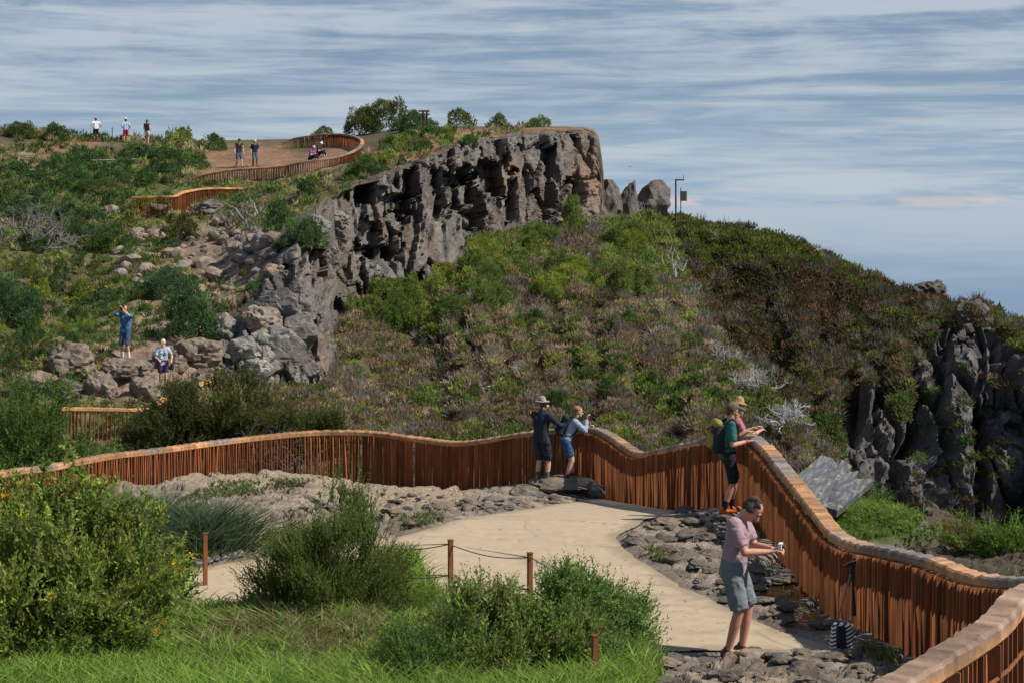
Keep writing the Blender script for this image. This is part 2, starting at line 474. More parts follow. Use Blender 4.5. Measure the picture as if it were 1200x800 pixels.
NA = np.where((NA[:, 1] > 0.3)[:, None] & (NA[:, 2] < 0)[:, None], -NA, NA)
bpx, bpy_ = pix(VA)
CLIFF = [(262, 446), (245, 385), (290, 352), (322, 300), (335, 262), (380, 238), (430, 210), (480, 191), (530, 170), (555, 163), (600, 157), (650, 154), (690, 151), (712, 153),
         (712, 262), (650, 268), (600, 272), (556, 280), (535, 322), (492, 352), (405, 356), (398, 400), (380, 450), (330, 454)]
front = (np.arange(len(VA)) // nuA) < sum(rowsA[:5]) + 6
jj = fbm(VA * 0.6, 3, 101) * 9
cliff = smooth(-3, 5, poly_sdf(bpx, bpy_, CLIFF) + jj * 0.6) * front
CAVES = [(430, 226, 9, 14, 1.8), (474, 238, 12, 10, 1.0), (478, 216, 8, 15, 1.0), (540, 222, 22, 20, 1.3), (575, 180 + 28, 14, 18, 1.4), (436, 278, 8, 18, 1.0), (470, 252, 12, 8, 0.9),
         (450, 296, 22, 9, 1.0), (375, 310, 8, 14, 1.3), (462, 338, 11, 12, 1.5), (486, 340, 9, 16, 1.7), (338, 322, 5, 9, .8), (643, 215, 4.5, 38, 1.4), (600, 232, 5, 24, 0.8),
         (562, 244, 8, 22, 1.3), (398, 380, 5, 24, .8), (383, 405, 4, 16, .6), (548, 205, 18, 10, .9), (520, 250, 8, 9, .8), (675, 225, 7, 14, .6)]
wv = np.stack([fbm(VA * 0.5, 3, 103), fbm(VA * 0.5, 3, 104), fbm(VA * 0.5, 3, 105)], 1)
mid_row = gA[sum(rowsA[:3]) + 40]
UA = np.concatenate([[0], np.cumsum(np.minimum(np.hypot(np.diff(mid_row[:, 0]), np.diff(mid_row[:, 1])), .35))])
q = np.stack([np.tile(UA, nvA), VA[:, 1] * 0.06, VA[:, 2]], 1) + wv * 0.35
low = smooth(400, 372, bpx)
vs = (1 - .5 * low)[:, None] * np.array([0, 0, 1.]) + np.array([1., 1, 0])
c1 = worley(q / (np.array([1.9, 2.4, 5.2]) * vs), 111)
c0 = worley(q / np.array([5.5, 5.5, 14.0]), 116)
c2 = worley(q / (np.array([0.95, 0.95, 1.5]) * vs), 121)
c3 = worley(q / np.array([0.26, 0.26, 0.34]), 131)
d = (c0[2] - 0.5) * 1.2 * (1 - low) + (c1[2] - 0.5) * 1.15 + c1[4][:, 0] * (c1[3] - 0.5) * 0.8 + c1[4][:, 2] * (c1[2] - .5) * 0.25 - 0.7 * smooth(0.08, 0.0, c1[1] - c1[0])
brk = smooth(-0.1, 0.3, fbm(VA * 0.33, 3, 118))
d = d + (.25 + .75 * brk) * ((c2[2] - 0.5) * 0.75 + c2[4][:, 2] * (c2[3] - 0.5) * 0.6 + c2[4][:, 0] * (c2[2] - 0.5) * 0.4) - (0.08 + .14 * brk) * smooth(0.12, 0.0, c2[1] - c2[0])
d = d + (c3[2] - 0.5) * (0.08 + .16 * brk) - 0.06 * smooth(0.15, 0, c3[1] - c3[0])
d = d + fbm(VA * 1.6, 4, 141) * 0.25
smoothface = np.clip(smooth(0.2, 0.5, fbm(VA * 0.28, 2, 147)) + np.exp(-(((bpx - 330) / 45) ** 2 + ((bpy_ - 405) / 40) ** 2)) * 0.5 + np.exp(-(((bpx - 520) / 22) ** 2 + ((bpy_ - 285) / 40) ** 2)), 0, 1)
d = d * (1 - 0.55 * smoothface)
jag = (c2[2] - .5) * .55 + (c3[2] - .5) * .25 + fbm(VA * 1.1, 3, 151) * 0.2
for a, b_, rx, ry, dep in CAVES:
    rr = np.maximum(np.abs(bpx - a) / rx, np.abs(bpy_ - b_) / ry) * .95 + jag
    d = d - 1.25 * dep * smooth(1.12, 0.92, rr)
talus = smooth(-20, 25, poly_sdf(bpx, bpy_, [(120, 275), (170, 262), (260, 255), (345, 268), (330, 330), (262, 385), (268, 440), (190, 480), (60, 470), (20, 440), (70, 400), (150, 380), (170, 330)]) + jj) * front * (1 - cliff)
soft = 1 - cliff
dd = fbm(VA * 0.35, 4, 161) * 0.55 + fbm(VA * 1.4, 3, 162) * 0.16
gz = np.stack([np.tile(np.arange(nuA), nvA) * 0.055 + fbm(VA * .12, 2, 166) * 1.2, np.repeat(np.arange(nvA), nuA) * 0.012, VA[:, 0] * 0], 1)
gul = 1 - np.abs(vnoise(gz, 167)) * 2.2
frontm = smooth(390, 430, bpx) * smooth(0, 14, np.repeat(np.arange(nvA), nuA) - 10) * smooth(sum(rowsA[:3]) + 4, sum(rowsA[:3]) - 24, np.repeat(np.arange(nvA), nuA))
dd = dd - frontm * np.maximum(gul, -.3) * 0.75
t1 = (c2[2] - 0.35) * 0.5 + (c3[2] - 0.5) * 0.14 + c2[4][:, 0] * (c2[3] - .5) * 0.3
CD = np.array([0.32, -1.0, 0.08]); CD /= np.linalg.norm(CD)
VA = VA + CD * (cliff * d)[:, None] + np.array([0, 0, 1.0]) * (soft * dd * smooth(-1, 0.2, np.where(front, 1.0, -1))  + talus * t1 * 0.22)[:, None]
# colours
g1 = fbm(VA * 0.9, 4, 171); g2 = fbm(VA * 0.22, 3, 172); g3 = fbm(VA * np.array([1.6, 1.6, 0.35]), 3, 173)
rockc = np.array([0.132, 0.120, 0.108]) * (1 + 0.45 * (c2[2] - 0.5) + 0.35 * g1 + 0.25 * g3)[:, None]
brn = smooth(0.0, 0.45, g2 + 0.6 * (c1[3] - 0.5) + 0.25 * g1)[:, None]
rockc = rockc * (1 - 0.6 * brn) + np.array([0.140, 0.108, 0.084]) * (1 + 0.3 * g1)[:, None] * 0.6 * brn
red = (np.exp(-(((bpx - 690) / 14) ** 2 + ((bpy_ - 220) / 32) ** 2)) + np.exp(-(((bpx - 598) / 14) ** 2 + ((bpy_ - 205) / 22) ** 2)) * .7 + np.exp(-(((bpx - 376) / 7) ** 2 + ((bpy_ - 425) / 14) ** 2)))[:, None]
rockc = rockc * (1 - 0.6 * red) + np.array([0.27, 0.155, 0.09]) * 0.6 * red
pale = np.clip(np.exp(-(((bpx - 318) / 45) ** 2 + ((bpy_ - 405) / 32) ** 2)) * smooth(-0.3, 0.3, g1 + c2[2] - 0.4) + smooth(0.25, .55, g3) * 0.45, 0, 1)[:, None]
rockc = rockc * (1 - 0.65 * pale) + np.array([0.29, 0.28, 0.25]) * 0.65 * pale
soil = np.array([0.105, 0.085, 0.050]) * (1 + 0.5 * g1)[:, None]
grs = smooth(-0.25, 0.25, g2 + 0.4 * g1)[:, None]
leftm = smooth(440, 360, bpx)[:, None]
soil = soil * (1 - grs * leftm) + np.array([0.105, 0.112, 0.042]) * (1 + 0.4 * g1)[:, None] * grs * leftm
talc = np.array([0.235, 0.170, 0.125]) * (1 + 0.5 * (c2[2] - 0.5) + 0.3 * g1)[:, None]
DIRT1 = [(225, 205), (240, 178), (330, 168), (345, 180), (405, 172), (420, 185), (380, 200), (330, 208), (270, 214)]
DIRT2 = [(440, 190), (500, 165), (540, 152), (690, 146), (712, 160), (690, 172), (620, 182), (540, 190), (470, 198)]
DIRT3 = [(10, 200), (15, 178), (60, 168), (100, 158), (130, 160), (120, 172), (60, 182), (50, 196)]
dirt = np.maximum(np.maximum(smooth(-8, 8, poly_sdf(bpx, bpy_, DIRT1) + jj * .6), smooth(-6, 6, poly_sdf(bpx, bpy_, DIRT2) + jj * .6)), smooth(-6, 6, poly_sdf(bpx, bpy_, DIRT3) + jj))
dirt = (dirt * (1 - cliff))[:, None]
cA = soil * (1 - talus[:, None]) + talc * talus[:, None]
cA = cA * (1 - dirt) + np.array([0.235, 0.140, 0.085]) * (1 + 0.35 * g1 + 0.2 * g3)[:, None] * dirt
cA = cA * (1 - cliff[:, None]) + rockc * cliff[:, None]
FA = grid_faces(nuA, nvA)
o = link('hillside', new_mesh('hillside', VA, FA, M_TERRAIN, cA, False)); o['kind'] = 'structure'

B = [
 (690, [(700, 86), (560, 90), (450, 95), (380, 102), (320, 110), (275, 120), (255, 128), (262, 140), (330, 175)]),
 (760, [(700, 86), (560, 90), (450, 95), (380, 103), (320, 111), (275, 120), (253, 128), (262, 140), (330, 175)]),
 (800, [(700, 86), (560, 90), (450, 96), (380, 104), (320, 112), (275, 121), (256, 129), (266, 140), (340, 175)]),
 (830, [(700, 86), (560, 90), (455, 97), (390, 106), (330, 114), (285, 122), (263, 130), (275, 140), (345, 175)]),
 (880, [(700, 86), (560, 91), (470, 98), (400, 107), (340, 115), (295, 123), (270, 130), (280, 140), (360, 175)]),
 (930, [(700, 86), (570, 91), (485, 97), (410, 107), (350, 115), (305, 123), (281, 130), (292, 140), (370, 175)]),
 (970, [(700, 86), (580, 90), (500, 95), (430, 104), (370, 113), (325, 122), (301, 129), (312, 139), (390, 170)]),
 (1005, [(700, 86), (600, 89), (525, 92), (450, 100), (390, 110), (345, 119), (319, 127), (330, 137), (410, 168)]),
 (1040, [(700, 88), (610, 90), (520, 94), (440, 101), (395, 108), (355, 117), (332, 125), (345, 135), (425, 165)]),
 (1080, [(700, 90), (620, 92), (530, 95), (440, 100), (400, 106), (365, 115), (345, 123), (358, 133), (440, 160)]),
 (1120, [(700, 92), (620, 94), (530, 96.5), (440, 100), (405, 105), (378, 113), (356, 120), (370, 130), (450, 155)]),
 (1160, [(700, 92), (620, 94), (520, 97), (420, 100), (398, 104), (384, 111), (366, 118), (380, 128), (460, 150)]),
 (1200, [(700, 91), (620, 93), (530, 96), (450, 99), (410, 103), (395, 110), (379, 116), (392, 126), (470, 148)]),
 (1300, [(700, 88), (620, 90), (530, 93), (450, 97), (430, 102), (418, 108), (405, 114), (420, 124), (490, 146)]),
 (1480, [(700, 84), (630, 87), (560, 91), (500, 95), (480, 100), (465, 106), (455, 112), (470, 122), (540, 146)]),
]
rowsB = [14, 40, 44, 36, 30, 30, 8, 6]
bpxs, gB = loft(B, 2.3, rowsB, 4)
nvB, nuB = gB.shape[:2]
NB = grid_normals(gB).reshape(-1, 3)
VB = gB.reshape(-1, 3).copy()
rpx, rpy = pix(VB)
RCL = [(985, 480), (1012, 440), (1040, 450), (1058, 500), (1066, 440), (1085, 400), (1105, 376), (1150, 372), (1170, 385), (1190, 400), (1230, 430), (1320, 460), (1320, 720), (1000, 720), (1010, 600)]
rj = fbm(VB * 0.35, 4, 201)
rc = smooth(-14, 10, poly_sdf(rpx, rpy, RCL) + rj * 26)
wv = np.stack([fbm(VB * 0.25, 3, 203), fbm(VB * 0.25, 3, 204), fbm(VB * 0.25, 3, 205)], 1)
SB = np.concatenate([np.zeros((1, nuB)), np.cumsum(np.linalg.norm(np.diff(gB, axis=0), axis=2), axis=0)]).ravel()
qb = np.stack([VB[:, 0], VB[:, 1] * .05, SB], 1) + wv * 0.8
w1 = worley(qb / np.array([1.8, 2.6, 11.0]), 211)
w2 = worley(qb / np.array([0.85, 0.85, 2.2]), 221)
w3 = worley(qb / np.array([0.35, 0.35, 0.6]), 231)
db = (w1[2] - 0.5) * 2.0 - 2.2 * smooth(0.20, 0.0, w1[1] - w1[0]) + w1[4][:, 0] * (w1[3] - .5) * 1.4
db = db + (w2[2] - 0.5) * 0.7 - 0.3 * smooth(0.12, 0, w2[1] - w2[0]) + (w3[2] - 0.5) * 0.16 + fbm(VB * 1.0, 4, 241) * 0.4
for a, b_, rx, ry, dep in [(1150, 520, 10, 110, 3.0), (1078, 500, 12, 60, 2.2), (1035, 560, 10, 60, 1.8), (1190, 600, 30, 40, 2.0), (1000, 480, 14, 40, 2.6), (1105, 420, 9, 40, 1.8)]:
    rr = np.sqrt(((rpx - a) / rx) ** 2 + ((rpy - b_) / ry) ** 2) + rj * 0.4
    db = db - dep * smooth(1.3, 0.4, rr)
db2 = fbm(VB * 0.14, 4, 251) * 3.4 + fbm(VB * 0.5, 4, 252) * 1.0
for a, b_, rx, ry, dep in [(905, 408, 40, 34, 3.2), (1000, 470, 14, 45, 3.0), (960, 440, 14, 30, 1.5), (1040, 400, 14, 24, 1.2), (870, 350, 30, 16, 1.0)]:
    rr = np.sqrt(((rpx - a) / rx) ** 2 + ((rpy - b_) / ry) ** 2) + rj * 0.4
    db2 = db2 - dep * smooth(1.4, 0.3, rr)
crest = smooth(0, 30, rpy - np.interp(rpx, [c[0] for c in B], [c[1][6][0] for c in B]))
rg = 1 - np.abs(vnoise(np.stack([np.tile(np.arange(nuB), nvB) * 0.06 + rj * 1.2, np.repeat(np.arange(nvB), nuB) * 0.012, VB[:, 0] * 0], 1), 257)) * 2.2
db2 = db2 - 1.5 * np.maximum(rg, -.3)
NB = np.where((NB[:, 1] > 0)[:, None], -NB, NB)
unit_ = lambda v: v / (np.linalg.norm(v, axis=1)[:, None] + 1e-9)
BD = np.array([-0.12, -1.0, 0.05]); BD /= np.linalg.norm(BD)
VB = VB + unit_(NB * .6 + BD * .6) * (rc * db)[:, None] + NB * ( (1 - rc) * db2 * crest * 0.8)[:, None]
VB[:, 2] += (1 - crest) * fbm(VB * 0.6, 3, 255) * 0.35
h1 = fbm(VB * 0.8, 4, 261); h3 = fbm(VB * np.array([1.3, 1.3, 0.25]), 3, 262)
rockB = np.array([0.105, 0.100, 0.097]) * (1 + 0.5 * (w2[2] - 0.5) + 0.4 * h1 + 0.4 * h3)[:, None]
pl = smooth(0.2, 0.5, h3 + 0.3 * h1)[:, None] * 0.5
rockB = rockB * (1 - pl) + np.array([0.19, 0.186, 0.178]) * pl
soilB = np.array([0.115, 0.082, 0.052]) * (1 + 0.6 * h1)[:, None]
cB = soilB * (1 - rc[:, None]) + rockB * rc[:, None]
FB = grid_faces(nuB, nvB)
o = link('ridge_terrain', new_mesh('ridge_terrain', VB, FB, M_TERRAIN, cB, False)); o['kind'] = 'structure'


def bvh_of(*parts):
    v = np.concatenate([p[0] for p in parts]); f = []; n = 0
    for p in parts: f.append(p[1] + n); n += len(p[0])
    return BVHTree.FromPolygons(v.tolist(), np.concatenate(f).tolist(), all_triangles=False)


BV_G = bvh_of((gV, gF), (pV, remap[pF]))
BV_A = bvh_of((VA, FA))
BV_B = bvh_of((VB, FB))
EYE = Vector((0, 0, CZ))


def hit(px, py, which='any'):
    d = Vector(P(px, py, 1.0)) - EYE
    d.normalize()
    best = None
    for nm, bv in (('g', BV_G), ('a', BV_A), ('b', BV_B)):
        if which != 'any' and nm not in which: continue
        r = bv.ray_cast(EYE, d)
        if r[0] is not None and (best is None or r[3] < best[2]): best = (r[0], r[1], r[3], nm)
    return best


def drop_z(x, y, which='g'):
    z = -99
    for nm, bv in (('g', BV_G), ('a', BV_A), ('b', BV_B)):
        if nm in which:
            r = bv.ray_cast(Vector((x, y, 60)), Vector((0, 0, -1)))
            if r[0] is not None: z = max(z, r[0].z)
    return z


# ------------------------------------------------------------------ railings of rusted steel slats under a timber handrail
def catmull(pts, per=8):
    pts = np.asarray(pts, float)
    p = np.concatenate([[2 * pts[0] - pts[1]], pts, [2 * pts[-1] - pts[-2]]])
    out = []
    for i in range(1, len(p) - 2):
        t = np.arange(per)[:, None] / per
        a, b, c, d = p[i - 1], p[i], p[i + 1], p[i + 2]
        out.append(0.5 * ((2 * b) + (-a + c) * t + (2 * a - 5 * b + 4 * c - d) * t ** 2 + (-a + 3 * b - 3 * c + d) * t ** 3))
    out.append(pts[-1:])
    return np.concatenate(out)


def resample(pts, step):
    s = np.concatenate([[0], np.cumsum(np.hypot(np.diff(pts[:, 0]), np.diff(pts[:, 1])))])
    n = max(2, int(s[-1] / step) + 1)
    q = np.linspace(0, s[-1], n)
    return np.stack([np.interp(q, s, pts[:, k]) for k in range(3)], 1), q


def plan_normals(p):
    t = np.gradient(p[:, :2], axis=0); t /= np.linalg.norm(t, axis=1)[:, None] + 1e-9
    return t, np.stack([-t[:, 1], t[:, 0]], 1)


def rail_mesh(p, width, thick, seed, orange=0.35, step=0.1, topk=0.85):
    """handrail of cross-cut timber: chamfered section swept along the line, ridged across"""
    n = len(p); t, nn = plan_normals(p)
    rr = np.random.default_rng(seed)
    prof = np.array([(-.5, -.32), (-.5, .30), (-.40, .5), (.40, .5), (.5, .30), (.5, -.32), (.40, -.5), (-.40, -.5)])
    ridge = rr.normal(0, 1, n) * 0.0055 + np.sin(np.arange(n) * step / 0.11 * PI) * 0.004
    wj = 1 + rr.normal(0, 1, n) * 0.014
    v = np.zeros((n, 8, 3)); c = np.zeros((n, 8, 3))
    s = np.arange(n) * step
    q3 = np.stack([s * 0.7, s * 0 + seed, s * 0], 1)
    om = smooth(-0.25, 0.35, fbm(q3, 3, seed) + orange - 0.35)
    plank = _hash(np.floor(s / 0.42).astype(np.int64), np.zeros(n, np.int64) + seed, np.zeros(n, np.int64), 3)
    grey = np.array([0.190, 0.160, 0.142]); cross = 1 + np.clip(rr.normal(0, .16, n), -.35, .35); org = np.array([0.47, 0.225, 0.085])
    for k, (a, b) in enumerate(prof):
        top = b > 0.25
        v[:, k, :2] = p[:, :2] + nn * (a * width * wj)[:, None]
        v[:, k, 2] = p[:, 2] + (b - .5) * thick + (ridge if top else 0)
        om2 = np.clip(om * (topk if top else 1) + (0 if top else 0.55), 0, 1)
        c[:, k] = (grey * (1 - om2[:, None]) + org * om2[:, None]) * ((0.66 + 0.6 * plank) * (cross if top else 1 + (cross - 1) * .4))[:, None]
    f = []
    for i in range(n - 1):
        for k in range(8):
            k2 = (k + 1) % 8
            f.append((i * 8 + k, (i + 1) * 8 + k, (i + 1) * 8 + k2, i * 8 + k2))
    for b in (0, (n - 1) * 8):
        f += [(b, b + 1, b + 2, b + 7), (b + 2, b + 3, b + 6, b + 7), (b + 3, b + 4, b + 5, b + 6)]
    return v.reshape(-1, 3), np.array(f), c.reshape(-1, 3)


def slat_mesh(line, zfun, thick, depth, under, seed, lift=0.03, twist=0.0, tint=1.0):
    """upright steel flats, each set across the line of the rail"""
    n = len(line); t, nn = plan_normals(line)
    rr = np.random.default_rng(seed)
    zb = np.array([zfun(x, y) for x, y in line[:, :2]])
    zt = line[:, 2] - under
    off = rr.normal(0, 0.012, n); tw = rr.normal(0, 0.09, n) + twist
    ct, st = np.cos(tw), np.sin(tw)
    td = t * ct[:, None] + nn * st[:, None]; nd = nn * ct[:, None] - t * st[:, None]
    dp = depth * rr.uniform(.85, 1.15, n); th = thick * rr.uniform(.8, 1.2, n)
    lean = rr.normal(0, 0.012, n)
    v = np.zeros((n, 12, 3)); c = np.zeros((n, 12, 3))
    base = np.array([0.240, 0.082, 0.029]) * tint
    hue = rr.uniform(-1, 1, n); lum = rr.uniform(.62, 1.35, n)
    cc = base[None] * lum[:, None] * (1 + hue[:, None] * np.array([-.02, .16, .2]))
    i = 0
    for lev, zz in enumerate((zb - 0.06, zb * .45 + zt * .55, zt)):
        for a, b in ((-1, -1), (1, -1), (1, 1), (-1, 1)):
            v[:, i, :2] = line[:, :2] + td * (a * th / 2 + lean * (lev - 1))[:, None] + nd * (b * dp / 2 + off)[:, None]
            v[:, i, 2] = zz
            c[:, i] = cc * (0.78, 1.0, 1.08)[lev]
            i += 1
    f1 = []
    for l in (0, 4):
        for k in range(4):
            k2 = (k + 1) % 4
            f1.append((l + k, l + k2, l + 4 + k2, l + 4 + k))
    f1 += [(3, 2, 1, 0), (8, 9, 10, 11)]
    f = (np.arange(n)[:, None, None] * 12 + np.array(f1)[None]).reshape(-1, 4)
    return v.reshape(-1, 3), f, c.reshape(-1, 3)


def zg(x, y): return float(base_z(np.array(x), np.array(y)))


fine = catmull(RAILW, 10)
S = np.concatenate([[0], np.cumsum(np.hypot(np.diff(fine[:, 0]), np.diff(fine[:, 1])))])
ix = lambda k: S[k * 10]
main = empty('railing', (RAILW[13][0], RAILW[13][1], zg(*RAILW[13][:2])), 'long undulating railing of rusted steel slats with timber handrail around the paved lookout', 'railing')
cuts = [(0, 13), (13, 20), (20, 32), (32, len(RAIL) - 1)]
org_amount = [0.55, 0.15, 0.30, 1.0]
for j, (a, b_) in enumerate(cuts):
    m_ = (S >= ix(a) - 1e-6) & (S <= ix(b_) + 1e-6)
    seg = fine[m_]
    st = 0.055
    rp, rs = resample(seg, st)
    off_r = (0.08, 0.15, 0.17, 0.0)[j]
    rp[:, :2] += plan_normals(rp)[1] * off_r
    v, f, c = rail_mesh(rp, 0.23 if j < 3 else 0.155, 0.115 if j < 3 else 0.105, 310 + j, org_amount[j], st, 0.28 if j == 3 else 0.7)
    orig = np.array(main.location)
    link('top_rail', new_mesh('top_rail', v - orig, f, M_TIMBER, c), main)
    sp, _ = resample(seg, 0.074 if j in (0,) else 0.066)
    sp = sp[:-1]
    v, f, c = slat_mesh(sp, zg, 0.016 if j == 0 else 0.011, 0.085 if j == 0 else 0.10, 0.105, 320 + j, tint=1.0 if j else 1.05, twist=-0.5 if j == 0 else 0.0)
    link('slat_panel', new_mesh('slat_panel', v - orig, f, M_CORTEN, c), main)
    # two flat bars that carry the slats
    cl = rp[::4].copy(); cl[:, :2] -= plan_normals(rp)[1][::4] * (off_r + 0.0)
    nn = plan_normals(cl)[1]
    zb = np.array([zg(x, y) for x, y in cl[:, :2]])
    for fr in (0.12, 0.86):
        mb = MB()
        mb.tube(np.column_stack([cl[:, :2] + nn * 0.062, zb * (1 - fr) + (cl[:, 2] - 0.1) * fr]), 0.014, (0.16, 0.055, 0.02), 4)
        mb.build('support_bar', M_CORTEN, main).location = -orig

def far_railing(name, pts, label, which, rail_w=0.22, bottom=None, org=0.6, n_sp=0.105, tint=0.85, thick=0.026, gap=0.1):
    w = np.array([P(*q) for q in pts])
    fine_ = catmull(w, 8)
    rp, _ = resample(fine_, 0.12)
    orig = np.array([w[0][0], w[0][1], drop_z(w[0][0], w[0][1], which)])
    root = empty(name, orig, label, 'railing')
    v, f, c = rail_mesh(rp, rail_w, 0.11, 17 + len(label), org, 0.12)
    link('top_rail', new_mesh('top_rail', v - orig, f, M_TIMBER, c), root)
    sp, _ = resample(fine_, n_sp)
    zf = lambda x, y: max(drop_z(x, y, which) - 0.08, -9)
    if bottom is not None:
        bw = np.array([P(*q) for q in bottom])
        zf = lambda x, y: float(np.interp(x if bw[-1][0] > bw[0][0] else -x, bw[:, 0] if bw[-1][0] > bw[0][0] else -bw[:, 0], bw[:, 2]))
    v, f, c = slat_mesh(sp, zf, thick, 0.08, 0.1, 23 + len(label), tint=tint)
    link('slat_panel', new_mesh('slat_panel', v - orig, f, M_CORTEN, c), root)
    return root


# the loop of railing up on the plateau: far side first, round the turn, then down towards the lower left
far_railing('railing', [(331, 166, 112), (345, 162, 112), (366, 158.5, 111.5), (390, 156.5, 110.5), (410, 158, 108.5), (423, 163, 105), (423, 170, 101), (413, 177, 99), (396, 183, 98),
                        (377, 186, 97.5), (352, 190, 97.5), (330, 194.5, 98), (300, 197, 98.5), (262, 200, 99), (230, 207, 99.5)],
            'rust coloured slat railing looping round the brown plateau, beside two seated people', 'a', org=0.45, tint=0.75)
far_railing('railing', [(155, 230.5, 86), (180, 230, 86), (204, 229, 86), (215, 224.5, 88), (238, 220.5, 90), (262, 220, 92), (282, 220, 94)],
            'short stepped slat railing with orange handrail among shrubs and boulders, below the plateau loop', 'a', org=0.9, tint=0.9)
far_railing('railing', [(70, 477, 49), (92, 477, 49.5), (130, 477.5, 50), (165, 478, 50.5), (178, 476, 51)],
            'straight slat railing with thin orange handrail in a hollow, behind the dark heath trees', 'a', org=0.75, rail_w=0.16,
            bottom=[(70, 530, 49), (92, 530, 49.5), (165, 520, 50.5), (190, 520, 51)], n_sp=0.12)
hr0 = P(200, 500, 51.5)
hr = empty('handrail', hr0, 'pale orange sloping handrail rising from the hollow railing through dark heath trees', 'handrail')
for a, b_ in (((183, 475, 50.5), (200, 462, 51.5)), ((232, 452, 53.5), (266, 440, 55))):
    p0, p1 = P(*a), P(*b_); mb = MB()
    mb.tube(np.array([p0, (p0 + p1) / 2 + np.array([0, 0, .02]), p1]) - hr0, 0.085, (0.52, 0.27, 0.11), 6)
    mb.build('beam', M_TIMBER, hr)
for a in ((188, 478, 50.7), (262, 443, 54.8)):
    p0 = P(*a); mb = MB(); mb.tube(np.array([p0, p0 - np.array([0, 0, 1.2])]) - hr0, 0.03, (0.2, 0.07, 0.03), 6)
    mb.build('post', M_CORTEN, hr)
# ------------------------------------------------------------------ plants
LEAF_GAIN = 2.15


def unit(v): return v / (np.linalg.norm(v, axis=-1)[..., None] + 1e-9)


def rand_dirs(rng, n): return unit(rng.normal(0, 1, (n, 3)))


def leaf_quads(pos, dirs, length, width, rng, fold=0.0):
    """rhombic leaves: base at pos, pointing along dirs"""
    n = len(pos)
    length = np.broadcast_to(length, (n,)); width = np.broadcast_to(width, (n,))
    side = unit(np.cross(dirs, rand_dirs(rng, n)))
    mid = pos + dirs * (length * 0.45)[:, None]
    tip = pos + dirs * length[:, None]
    v = np.stack([pos, mid + side * (width / 2)[:, None], tip, mid - side * (width / 2)[:, None]], 1)
    f = np.arange(n * 4).reshape(n, 4)
    return v.reshape(-1, 3), f


def blades(pos, dirs, length, width, rng, bend=0.35):
    """grass blades of two quads, drooping at the tip"""
    n = len(pos)
    side = unit(np.cross(dirs, rand_dirs(rng, n))) * (np.broadcast_to(width, (n,)) / 2)[:, None]
    length = np.broadcast_to(length, (n,))[:, None]
    hz = dirs.copy(); hz[:, 2] = 0; hz = unit(hz + rng.normal(0, .02, (n, 3)) * [1, 1, 0])
    m = pos + dirs * length * 0.55
    d2 = unit(dirs + hz * bend * 2 - np.array([0, 0, bend]))
    t = m + d2 * length * 0.5
    v = np.stack([pos - side, pos + side, m + side * .8, m - side * .8, t + side * .12, t - side * .12], 1)
    i = np.arange(n)[:, None] * 6
    f = np.concatenate([i + np.array([[0, 1, 2, 3]]), i + np.array([[3, 2, 4, 5]])])
    return v.reshape(-1, 3), f


def mixcol(rng, n, cols, jitter=0.28):
    cols = np.asarray(cols, float)
    k = rng.integers(0, len(cols), n)
    c = cols[k] * LEAF_GAIN * (1 + rng.normal(0, jitter, n))[:, None]
    return np.clip(c, 0.004, 1)


def shrub_leaves(seed, rx, ry, rz, nclump, nleaf, ll, lw, cols, up=0.5, clump_r=0.30, flat=0.0):
    """uneven crown: leaf clumps over a dome, each clump a burst of leaves of one tone"""
    rng = np.random.default_rng(seed)
    cd = rand_dirs(rng, nclump); cd[:, 2] = np.abs(cd[:, 2]) * 0.95 + 0.02
    cd = unit(cd)
    rad = rng.uniform(0.45, 1.0, nclump) ** 0.6 * (1 + 0.22 * fbm(cd * 2.3 + seed, 2, seed))
    cen = cd * rad[:, None]
    cs = rng.uniform(0.6, 1.25, nclump) * clump_r
    ccol = mixcol(rng, nclump, cols, 0.22)
    k = rng.integers(0, nclump, nleaf)
    ld = unit(rand_dirs(rng, nleaf) + cd[k] * 0.6)
    pos = cen[k] + ld * (cs[k] * rng.uniform(.25, 1.0, nleaf) ** .6)[:, None]
    pos *= np.array([rx, ry, rz]); pos[:, 2] = np.maximum(pos[:, 2], 0.01)
    d = unit(ld * 0.8 + np.array([0, 0, up]) + rng.normal(0, .35, (nleaf, 3)))
    v, f = leaf_quads(pos, d, ll * rng.uniform(.6, 1.4, nleaf), lw * rng.uniform(.7, 1.3, nleaf), rng)
    c = np.repeat(ccol[k] * (1 + rng.normal(0, .16, nleaf))[:, None], 4, 0)
    return v, f, c


def sprig_leaves(seed, org, dirs, slen, per, ll, lw, cols, tipcol=None, spread=0.75):
    """leafy sprigs: leaves set round a thin shoot, tip leaves of a lighter young tone"""
    rng = np.random.default_rng(seed)
    n = len(org)
    slen = np.broadcast_to(slen, (n,))
    t = np.tile(np.linspace(0.08, 1, per), (n, 1))
    bend = rng.normal(0, .18, (n, 3))
    pos = org[:, None] + dirs[:, None] * (t * slen[:, None])[..., None] + bend[:, None] * (t ** 2 * slen[:, None])[..., None]
    d = unit(rand_dirs(rng, n * per).reshape(n, per, 3) * spread + dirs[:, None])
    sc = mixcol(rng, n, cols, .2)
    c = np.repeat(sc[:, None], per, 1)
    if tipcol is not None:
        w_ = (np.clip((t - .45) / .5, 0, 1) * rng.uniform(.2, 1, (n, 1)))[..., None]
        c = c * (1 - w_) + np.asarray(tipcol) * w_
    c = c * (1 + rng.normal(0, .14, (n, per, 1)))
    pos, d, c = pos.reshape(-1, 3), d.reshape(-1, 3), c.reshape(-1, 3)
    taper = (1.1 - .5 * t).ravel()
    v, f = leaf_quads(pos, d, ll * taper * rng.uniform(.7, 1.3, n * per), lw * taper, rng)
    return v, f, np.repeat(c, 4, 0), pos


